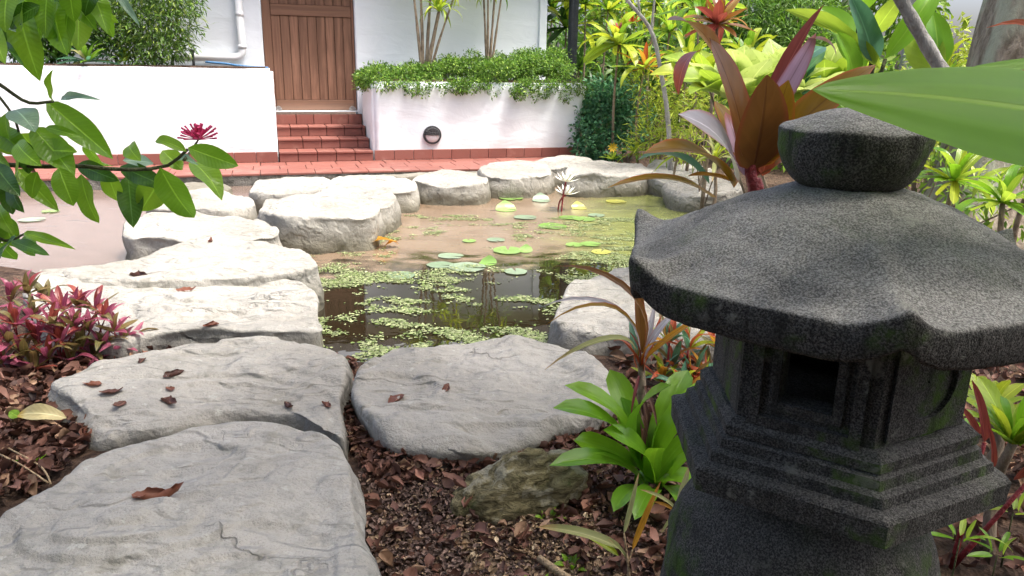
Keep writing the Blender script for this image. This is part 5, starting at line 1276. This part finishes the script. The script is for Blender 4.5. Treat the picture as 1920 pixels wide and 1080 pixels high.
bush('planter_shrub', 'dark leafy shrub behind the agave on the long planter', [(120, 50, 7.0, 60), (60, 40, 6.9, 70), (160, 20, 7.1, 60), (95, 85, 6.9, 35), (30, 70, 6.8, 50), (200, 88, 7.0, 30)], 7000, .06, .026, (.022, .065, .014), (.07, .15, .022), b_, .2, .3)
# ground cover spilling over the right planter
sph = []
for i in range(70):
    s_ = random.uniform(.86, 3.02); d_ = random.uniform(.05, .62); top = .90 + .10 * math.exp(-((s_ - 2.35) / .55) ** 2) + .04 * math.sin(s_ * 5)
    p = W(s_, d_, top + random.uniform(-.05, .03)); sph.append((p.x, p.y, p.z, random.uniform(.09, .15), .75))
for i in range(46):
    s_ = random.uniform(.90, 3.04); p = W(s_, random.uniform(-.055, .0), .83 - random.random() ** 2.2 * (.13 if s_ > 2.2 else .10)); sph.append((p.x, p.y, p.z, random.uniform(.04, .085), .9))
for i in range(10):
    p = W(random.uniform(.82, .9), random.uniform(.05, .6), random.uniform(.80, .93)); sph.append((p.x, p.y, p.z, random.uniform(.06, .09), .9))
for i in range(26):
    s_ = random.uniform(1.9, 2.9); p = W(s_, random.uniform(.3, .62), 1.0 + random.uniform(-.05, .09)); sph.append((p.x, p.y, p.z, random.uniform(.07, .13), .8))
gcb = W(1.95, .4, .84)
gc = plant('ground_cover', gcb, 'dense small leaved green ground cover spilling over the white planter edge', 'ground cover')
bush_leaves('foliage', sph, 30000, .027, .013, (.045, .115, .016), (.15, .28, .035), M['foliage'], gc, .15, .3, (.28, .40, .08), .12, .5)
for i in range(26):
    s_ = random.uniform(.95, 2.95); p = W(s_, random.uniform(-.03, .4), .9); stem(gc, [W(s_ + random.uniform(-.2, .2), .4, .84), (W(s_, .3, .9) + p) / 2, p], .004, 'twig', 'runner', k=5, n=5)
# dracaenas standing in it
def dracaena(lab, basepx, d_, stems, seed):
    r = random.Random(seed); b = onplanter(basepx, d_, .84)
    e = plant('dracaena', b, lab, 'plant', 'dracaenas in the planter')
    for px, py, r_, n, ln, ms in stems:
        t_ = wpx(px, py, d_ + r.uniform(-.08, .1)); q = onplanter(basepx + (px - basepx) * .12, d_, .82)
        stem(e, [q, q + (t_ - q) * .4 + Vector((0, 0, .04)), t_], [r_] * 8 + [r_ * .75] * 6, 'cane')
        rosette(e, t_, n, ln, .030, 'thin', [L[m] for m in ms], (82, -38), .2, [0, 1, 2], seed * 10 + px, .006)
dracaena('tall multi stemmed dracaena near the door with yellow green crowns', 795, .38, [(823, 22, .022, 26, .27, ['yellowgreen', 'green', 'lime']), (770, -60, .016, 26, .30, ['green', 'yellowgreen']), (786, -95, .017, 28, .32, ['green', 'yellowgreen']), (852, -8, .013, 24, .27, ['green', 'yellowgreen', 'yellowgreen']), (812, -75, .016, 26, .3, ['green', 'darkgreen']), (838, -50, .012, 22, .26, ['yellowgreen', 'green'])], 1)
dracaena('slimmer dracaena with three pale stems near the house corner', 915, .42, [(906, -25, .014, 26, .26, ['green', 'yellowgreen']), (928, -12, .015, 26, .26, ['yellowgreen', 'green']), (946, -45, .012, 26, .28, ['green', 'yellowgreen']), (915, -70, .012, 24, .28, ['green'])], 2)

# ================================================================== garden behind, right of the house
random.seed(31)
def tuft(name, lab, px, py, Y, n, lp, wp, kind, mats, el=(78, -20), seed=0, r=.015, grp='leafy plants in the far border', variants=None, smat='cane', lean=0):
    c = pd(px, py, Y); base = Vector((c.x + lean, c.y, gz(c.x + lean, c.y)))
    return tuft_at(name, lab, base, c, n, lp * mpp(Y), wp * mpp(Y), kind, mats, el, seed, r, grp, variants, smat=smat)
YG = ((.17, .27, .02), (.42, .48, .06)); MG = ((.06, .15, .017), (.20, .33, .035)); DG = ((.018, .05, .012), (.06, .125, .02)); BG = ((.035, .125, .065), (.10, .25, .12)); LG = ((.24, .34, .05), (.45, .52, .12))
# shrubs
bush('blue_green_shrub', 'dense blue green shrub growing against the end of the white planter', [(1140, 215, 8.1, 55), (1110, 250, 7.9, 40), (1165, 190, 8.2, 45), (1120, 185, 8.2, 42), (1180, 240, 8.0, 40), (1135, 275, 7.8, 36), (1100, 280, 7.8, 28), (1095, 215, 8.1, 30), (1190, 205, 8.2, 36)], 11000, .050, .028, *BG, droop=.1, extra=(.10, .24, .10), pe=.15)
bush('yellow_green_shrub', 'wispy yellow green shrub beside the blue green shrub', [(1235, 220, 7.3, 42), (1215, 260, 7.2, 38), (1255, 180, 7.4, 40), (1250, 265, 7.0, 38), (1215, 160, 7.6, 38), (1280, 235, 6.8, 40), (1290, 180, 7.0, 40)], 7000, .075, .014, *YG, droop=-.1, extra=(.10, .08, .03), pe=.12)
bush('spindly_shrub', 'spindly bright shrub behind the bronze cordyline', [(1320, 240, 5.6, 45), (1345, 190, 5.8, 45), (1300, 275, 5.4, 36), (1370, 260, 5.2, 45), (1310, 200, 6, 42)], 6000, .07, .013, *YG, droop=-.05, extra=(.14, .10, .05), pe=.2)
bush('fern_like_shrub', 'dense fine leaved dark green shrub high behind the red cordyline', [(1440, 40, 8.0, 70), (1500, 20, 8.2, 70), (1400, 10, 8.2, 60), (1470, 80, 7.8, 55), (1540, 60, 8.0, 60), (1420, 75, 8, 50), (1520, 100, 7.6, 50)], 9000, .10, .016, (.035, .10, .014), (.14, .26, .03), droop=.35)
bush('hedge', 'mid green hedge bushes in the shade behind the dracaenas', [(1060, 200, 11, 90), (1130, 120, 11, 90), (1220, 120, 10.5, 100), (1060, 120, 11.5, 80), (1300, 150, 10, 100), (1180, 200, 10, 90)], 1500, .13, .055, (.025, .075, .014), (.10, .20, .025), droop=.2)
bush('hedge', 'broad green hedge bushes behind the lime leaved plants', [(1400, 170, 9.5, 110), (1500, 180, 9, 110), (1600, 180, 9, 110), (1690, 200, 8.5, 100), (1780, 210, 8.5, 100), (1560, 260, 7.5, 90), (1450, 260, 7.5, 90)], 1500, .12, .05, *MG, droop=.2, extra=(.35, .42, .06), pe=.12)
bush('hedge', 'yellow green hedge bushes beyond the big trunk', [(1870, 190, 9, 110), (1960, 170, 9, 130), (1800, 250, 7.5, 80), (1770, 80, 10, 60), (1900, 280, 7, 90), (2050, 200, 8, 140)], 1500, .12, .045, *YG, droop=.25)
bush('low_shrub', 'low weedy green plants at the foot of the big trunk', [(1760, 330, 4.4, 60), (1830, 360, 4.0, 60), (1700, 300, 5, 60), (1900, 390, 3.6, 70), (1640, 290, 5.2, 60), (1580, 300, 4.8, 55)], 3500, .07, .02, *MG, droop=0.0, extra=(.34, .42, .06), pe=.2)
# yellow daisy at the bank
dz = pd(1149, 276, 7.55); da = plant('yellow_daisy', (dz.x, dz.y, gz(dz.x, dz.y)), 'single yellow daisy flowering below the blue green shrub', 'flower')
for i in range(9):
    a = i * 6.283 / 9; leaf(da, pet_me, dz, dz + Vector((math.cos(a) * .05, -.02, math.sin(a) * .05)), .024, M['stamen'], (0, -1, .2), name='petal')
stem(da, [da.location, (da.location + dz) / 2, dz], .004, 'twig', k=5, n=6)
rosette(da, da.location + Vector((0, 0, .05)), 10, .14, .03, 'ellip', [L['green'], L['lime']], (60, 10), .2, None, 8)
# strap leaved plants, each with its own crown
for px, py, Y, n, lp, wp, kd, ms, lab, sd_ in (
    (1062, 52, 9.6, 30, 62, 11, 'strap', ['green', 'darkgreen', 'yellowgreen'], 'dracaena crown right beside the house corner', 41),
    (1036, 20, 10.2, 26, 60, 10, 'strap', ['darkgreen', 'green'], 'dark dracaena half hidden by the house corner', 42),
    (1098, 8, 9.4, 26, 58, 10, 'strap', ['green', 'yellowgreen'], 'tall dracaena above the dark post', 43),
    (1085, 130, 9.8, 24, 60, 8, 'thin', ['darkgreen', 'green'], 'thin leaved dracaena low beside the dark post', 44),
    (1160, 84, 7.8, 26, 72, 17, 'strap', ['lime', 'green', 'yellowgreen', 'yellowgreen'], 'bright green cordyline carrying pink bracts', 45),
    (1208, 128, 7.6, 22, 64, 12, 'lance', ['yellowgreen', 'orange', 'lime', 'redleaf'], 'yellow cordyline with dry reddish lower leaves', 46),
    (1255, 60, 8.0, 26, 80, 11, 'thin', ['yellowgreen', 'lime', 'green'], 'yellow green cane plant behind the grey sapling', 47),
    (1230, 10, 8.6, 28, 80, 12, 'thin', ['green', 'yellowgreen'], 'tall cane plant behind the grey sapling', 48),
    (1290, 110, 7.0, 26, 80, 12, 'thin', ['yellowgreen', 'yellowgreen', 'green'], 'arching cane plant beside the bronze cordyline tip', 49),
    (1140, 20, 9.0, 26, 66, 9, 'thin', ['green', 'yellowgreen'], 'feathery cane plant above the pink bracts', 50),
    (1345, 46, 5.4, 26, 74, 22, 'lance', ['bronze', 'bronze', 'olive', 'maroon'], 'copper red cordyline crown behind the bronze one', 51),
    (1310, 18, 6.6, 22, 80, 14, 'strap', ['green', 'lime'], 'green strap plant behind the copper red crown', 52),
    (1400, 110, 6.5, 22, 80, 14, 'strap', ['green', 'yellowgreen'], 'green strap plant below the fine leaved shrub', 53),
    (1700, 180, 5.4, 26, 80, 13, 'strap', ['yellowgreen', 'green', 'lime'], 'strap leaved clump beneath the thin pale trunk', 54),
    (1620, 170, 5.8, 24, 90, 14, 'strap', ['lime', 'yellowgreen'], 'lime strap clump right of the olive leaf', 55),
    (1770, 140, 6.2, 34, 90, 7, 'thin', ['yellowgreen', 'yellowgreen', 'lime'], 'yellow palm like tuft left of the big trunk', 56),
    (1740, 215, 4.8, 24, 80, 12, 'strap', ['yellowgreen', 'lime'], 'yellow green strap clump at the leaning stem', 57),
    (1660, 240, 4.6, 22, 80, 12, 'strap', ['green', 'yellowgreen'], 'green strap clump behind the lantern finial', 58),
    (1540, 220, 4.6, 22, 80, 16, 'strap', ['lime', 'green'], 'bright strap clump behind the olive cordyline leaf', 59),
    (1790, 340, 3.0, 22, 95, 18, 'strap', ['lime', 'yellowgreen', 'brom'], 'lime bromeliad behind the lantern roof', 60),
    (1880, 380, 2.7, 20, 95, 18, 'strap', ['lime', 'brom'], 'lime bromeliad at the root of the big trunk', 61),
    (1940, 320, 3.2, 20, 110, 18, 'strap', ['lime', 'brom'], 'lime bromeliad right of the big trunk root', 62),
    (1270, 290, 6.2, 18, 46, 7, 'thin', ['green', 'yellowgreen'], 'grassy tuft on the far bank behind the stones', 63),
    (1190, 285, 7.4, 18, 40, 6, 'thin', ['yellowgreen', 'green'], 'small grassy tuft beside the yellow daisy', 64),
    (1340, 300, 4.6, 16, 56, 8, 'thin', ['yellowgreen', 'grassy'], 'grassy tuft behind the silvered cordyline leaf', 65)):
    tuft('cordyline' if kd == 'lance' else 'strap_plant', lab, px, py, Y, n, lp, wp, kd, ms, (80, -30), sd_)
pk_ = pd(1160, 62, 7.75); e_p = plant('flower_bract', (pk_.x, pk_.y + .02, pk_.z - .05), 'pink red bracts above the bright green cordyline', 'flower')
rosette(e_p, pk_, 10, .12, .035, 'lance', [L['magenta'], L['redleaf']], (80, 25), .2, None, 77)
pk2 = pd(1185, 44, 7.9); rosette(e_p, pk2, 10, .14, .03, 'lance', [L['redleaf'], L['magenta']], (80, 25), .2, None, 78)
stem(e_p, [pd(1165, 110, 7.8), pk_], .008, 'twig', k=4); stem(e_p, [pd(1175, 110, 7.9), pk2], .008, 'twig', k=4)
# lime broad leaved crotons
random.seed(35)
for px, py, Y, n, lp, wp, ms, lab, sd_ in ((1380, 190, 3.0, 22, 130, 66, ['limepale', 'lime', 'limepale'], 'broad leaved pale lime croton behind the bronze cordyline', 1), (1470, 185, 3.1, 24, 135, 70, ['limepale', 'limepale', 'bluegreen'], 'variegated lime and mint croton behind the striped leaf', 2), (1545, 180, 3.3, 20, 120, 60, ['lime', 'limepale'], 'lime croton under the tall green blades', 3), (1330, 170, 3.4, 18, 110, 54, ['lime', 'yellowgreen'], 'yellow lime croton beside the drooping red leaf', 4)):
    tuft('croton', lab, px, py, Y, n, lp, wp, 'ellip', ms, (82, 5), sd_, .008, 'lime crotons behind the lantern', lean=.38)
# tall upright green blades and a leaning grey stem
hp_ = pd(1590, 330, 2.6); he = plant('heliconia', (hp_.x, hp_.y, gz(hp_.x, hp_.y)), 'upright heliconia with broad bright green and blue green blades', 'plant')
for b_, t_, w_, m_, v_ in (((1622, 130), (1535, 12), 70, 'paddle', 0), ((1640, 120), (1592, -12), 44, 'bluegreen', 0), ((1650, 130), (1470, 18), 26, 'lime', 1), ((1660, 110), (1760, -30), 40, 'paddle', 1), ((1755, 150), (1700, 25), 62, 'lime', 0), ((1760, 130), (1748, 20), 50, 'paddle', 0), ((1600, 150), (1570, 60), 44, 'paddle', 0), ((1640, 60), (1700, -20), 34, 'lime', 1), ((1610, 20), (1650, -60), 40, 'paddle', 1)):
    leaf_px(he, b_, t_, w_, 2.6, 2.6 + random.uniform(-.12, .1), m_, 'ellip', v_, (random.uniform(-.4, .4), -.9, .3))
for t_ in ((1622, 130), (1640, 110), (1758, 140), (1605, 150), (1660, 110), (1640, 60), (1610, 20)): stem(he, [he.location + Vector((random.uniform(-.03, .03), 0, -.02)), pd((t_[0] + 1590) / 2, 240, 2.62), pd(*t_, 2.6)], .010, 'twig', k=8)
ls0 = pd(1850, 260, 2.2); lst = plant('leaning_stem', (pd(2120, 420, 2.3).x, 2.3, gz(pd(2120, 420, 2.3).x, 2.3)), 'bare grey leaning frangipani stem in front of the big trunk', 'tree')
B().tube([Vector(p) - lst.location for p in spline([lst.location + Vector((0, 0, -.03)), pd(2010, 330, 2.25), pd(1862, 252, 2.2), pd(1785, 160, 2.2), pd(1735, 80, 2.2), pd(1690, 0, 2.2), pd(1655, -70, 2.2)], 30)], [.020 * (1.15 - .012 * i) * (1 + .07 * math.sin(i * 2.1)) for i in range(30)], 12).build('trunk', M['bark_pale'], lst, True)
rosette(lst, pd(1655, -70, 2.2), 9, .2, .07, 'ellip', [L['paddle'], L['green']], (70, 0), .2, None, 5)
sg = pd(1262, 285, 6.7); sap = plant('sapling', (sg.x, sg.y, gz(sg.x, sg.y)), 'thin grey forked sapling bending over the far bank', 'tree')
stem(sap, [sap.location, pd(1252, 220, 6.7), pd(1240, 140, 6.7), pd(1222, 60, 6.7), pd(1180, 5, 6.7), pd(1150, -30, 6.7)], .022, 'bark_pale', 'trunk', k=20)
stem(sap, [pd(1222, 60, 6.7), pd(1225, 20, 6.7), pd(1232, -40, 6.7)], .012, 'bark_pale', 'limb')
stem(sap, [pd(1200, 30, 6.7), pd(1195, -10, 6.7), pd(1180, -60, 6.7)], .010, 'bark_pale', 'limb')
rosette(sap, pd(1150, -30, 6.7), 8, .25, .05, 'ellip', [L['green']], (70, 0), .2, None, 5); rosette(sap, pd(1232, -40, 6.7), 8, .25, .05, 'ellip', [L['green']], (70, 0), .2, None, 6)
dp0 = pd(1073, 95, 9.0); po = B().tube([(0, 0, 0), (0, 0, 2.6)], .055, 14).box(-.09, .09, -.09, .09, 0, .02, .004).build('steel_post', M['post'], None, True, (dp0.x, dp0.y, gz(dp0.x, dp0.y) - .005)); tag(po, 'dark round steel post standing among the dracaenas by the house', 'post')
# bromeliads and debris right of the lantern
for px, py, Y, n, lp, wp, ms, lab, sd_ in ((1900, 800, 1.35, 20, 150, 36, ['lime', 'yellowgreen', 'lime', 'brom'], 'yellow green bromeliad beside the lantern platform', 1), (1850, 745, 1.7, 14, 110, 26, ['lime', 'yellowgreen'], 'lime bromeliad behind the yellow green one', 2)):
    tuft('bromeliad', lab, px, py + 30, Y, n, lp, wp, 'strap', ms, (80, 12), sd_, .014, 'bromeliads right of the lantern', [0, 0, 1])
rl = pd(1832, 830, 1.3); re_ = plant('red_bromeliad', (rl.x, rl.y, gz(rl.x, rl.y)), 'dark red pointed leaves beside the lantern platform', 'plant')
for b_, t_, w_ in (((1846, 830), (1822, 712), 28), ((1930, 900), (1935, 800), 30), ((1900, 900), (1960, 830), 26), ((1835, 820), (1800, 760), 22), ((1860, 880), (1850, 790), 18)):
    leaf_px(re_, b_, t_, w_, 1.28, 1.24, 'maroon', 'lance', 0, (0, -.9, .3))
for b_ in ((1846, 830), (1930, 900)): stem(re_, [re_.location, pd(*b_, 1.28)], .006, 'redstem', k=4)
for px, py, Y, lab, sd_ in ((1800, 1010, 1.15, 'small lime seedling at the foot of the lantern', 3), (1870, 1040, 1.2, 'tiny seedling in the dark debris right of the lantern', 4), (1900, 960, 1.3, 'little yellow seedling under the bromeliad', 5)):
    c = pd(px, py, Y); g = gz(c.x, c.y); e = plant('seedling', (c.x, c.y, g), lab, 'plant', 'seedlings in the mulch')
    rosette(e, c, 7, .06, .014, 'lance', [L['lime'], L['brom']], (75, -15), .25, None, sd_); stem(e, [(c.x, c.y, g - .01), c], .002, 'twig', k=4, n=6)
# ================================================================== trees
def tree(lab, base, trunk, limbs, blobs, per, ln, wd, a, b, r, bark='bark', sq=.8, group='trees of the garden', extra=None, shell=.3, droop=.3):
    e = plant('tree', base, lab, 'tree', group)
    nn = 40; P = spline(trunk, nn); bm_ = B(); rows = []
    for i, p in enumerate(P):
        rr = r * (1.25 - .5 * i / nn) * (1 + .9 * math.exp(-i / 2.5)); row = []
        for k in range(36):
            a_ = 2 * math.pi * k / 36; q = rr * (1 + .10 * noise.fractal(Vector((math.cos(a_) * 1.3, math.sin(a_) * 1.3, p.z * 1.2)), 1, 2, 3) + .05 * math.sin(a_ * 5 + 2))
            row.append((p.x + q * math.cos(a_) - base[0], p.y + q * math.sin(a_) - base[1], p.z - base[2]))
        rows.append(row)
    tr_ = bm_.rings(rows).build('trunk', M[bark], e, True)
    for L_ in limbs: stem(e, L_, [r * .42 * (1 - .8 * i / 13) for i in range(14)], bark, 'limb')
    bush_leaves('crown', blobs, per, ln, wd, a, b, M['foliage'], e, droop, .3, extra, .1, shell)
    return e
tb = pd(1872, 385, 4.6); tb.z = gz(tb.x, tb.y) - .03
top_ = Vector((tb.x - .1, tb.y - .1, 3.3))
cr_b = []
random.seed(44)
for i in range(34):
    x, y = random.uniform(-1.6, 3.4), random.uniform(-2.6, 1.6)
    cr_b.append((x, y, random.uniform(3.5, 4.6), random.uniform(.45, .8), .5))
for i in range(5): cr_b.append((random.uniform(2.6, 4.4), random.uniform(4.2, 6.0), random.uniform(3.6, 4.8), random.uniform(.5, .8), .55))
tree('large lichen mottled tree trunk behind the ginger leaf, crown spreading overhead', tb, [tb, tb + Vector((-.02, 0, 1.0)), tb + Vector((.03, -.02, 2.0)), top_],
     [[top_ - Vector((0, 0, .2)), top_ + Vector((-.6, -1.4, .5)), Vector((1.2, .6, 4.0)), Vector((-.6, -.6, 4.2))], [top_ - Vector((0, 0, .3)), top_ + Vector((.2, -1.2, .6)), Vector((2.6, .4, 4.1)), Vector((2.2, -1.6, 4.3))], [top_ - Vector((0, 0, .1)), top_ + Vector((.3, .3, .8)), top_ + Vector((.6, .5, 1.5))], [top_ - Vector((0, 0, .15)), top_ + Vector((-.2, -1.5, .6)), Vector((.3, .2, 4.0)), Vector((.6, -1.8, 4.1))]],
     cr_b, 700, .17, .075, (.03, .085, .014), (.10, .20, .025), .26)
t2 = pd(1680, 230, 9.5); t2.z = gz(t2.x, t2.y) - .02; tp2 = Vector((t2.x + .1, t2.y, 3.4))
tree('slim pale trunked tree seen between the heliconia blades', t2, [t2, t2 + Vector((.04, 0, 1.2)), t2 + Vector((-.02, 0, 2.2)), tp2], [[tp2 - Vector((0, 0, .1)), tp2 + Vector((-.5, 0, .6)), tp2 + Vector((-.9, .2, 1.2))], [tp2 - Vector((0, 0, .1)), tp2 + Vector((.4, .1, .6)), tp2 + Vector((.9, 0, 1.1))]],
     [(t2.x + random.uniform(-1.1, .9), t2.y + random.uniform(-.5, .5), random.uniform(3.6, 5.0), random.uniform(.4, .7)) for _ in range(14)], 500, .16, .06, *MG, r=.085, bark='bark_pale')
for k, (px, Y, h, sp, lab, cols) in enumerate(((1110, 15, 4.6, 1.2, 'leafy background tree beyond the house corner', MG), (1260, 14, 4.2, 1.2, 'yellow green background tree behind the cane plants', YG), (1420, 15, 5.0, 1.4, 'dark background tree behind the fine leaved shrub', DG), (1570, 14, 4.4, 1.2, 'green background tree behind the heliconia', MG), (2090, 13, 5.0, 1.6, 'background tree beyond the big trunk', MG), (2250, 12, 5.0, 1.8, 'broad background tree far right of the big trunk', DG))):
    b0 = pd(px, 150, Y); b0 = Vector((b0.x, b0.y, gz(b0.x, b0.y) - .02)); tp = b0 + Vector((0, 0, h * .5))
    tree(lab, b0, [b0, b0 + Vector((.05, 0, h * .2)), b0 + Vector((-.05, 0, h * .35)), tp], [[tp - Vector((0, 0, .1)), tp + Vector((-.4, .1, .5)), tp + Vector((-.8, 0, 1.1))], [tp - Vector((0, 0, .1)), tp + Vector((.4, -.1, .5)), tp + Vector((.8, .2, 1.0))]],
         [(b0.x + random.uniform(-sp, sp), b0.y + random.uniform(-.8, .8), random.uniform(.5, h), random.uniform(.4, .75)) for _ in range(24)], 420, .17, .07, cols[0], cols[1], r=.10, group='trees behind the garden')
# unseen trees added behind the viewpoint to cut skylight on the lantern
random.seed(52)
for k, (x, y, lab) in enumerate(((-2.6, -2.6, 'unseen dense shade tree added behind the near end of the path, beside the ixora'), (0.2, -3.2, 'unseen dense shade tree added behind the big foreground stone'), (2.8, -2.4, 'unseen dense shade tree added behind the ginger plant'))):
    b0 = Vector((x, y, gz(x, y) - .02)); tp = b0 + Vector((0, 0, 2.0))
    tree(lab, b0, [b0, b0 + Vector((.05, 0, .7)), b0 + Vector((-.05, 0, 1.4)), tp], [[tp - Vector((0, 0, .1)), tp + Vector((-.4, .1, .5)), tp + Vector((-.8, 0, 1.1))], [tp - Vector((0, 0, .1)), tp + Vector((.4, -.1, .5)), tp + Vector((.8, .2, 1.0))]],
         [(x + random.uniform(-1.3, 1.3), y + random.uniform(-.6, .6), random.uniform(.5, 3.6), random.uniform(.4, .7)) for _ in range(26)], 700, .17, .075, DG[0], DG[1], r=.10, group='unseen trees added behind the path')
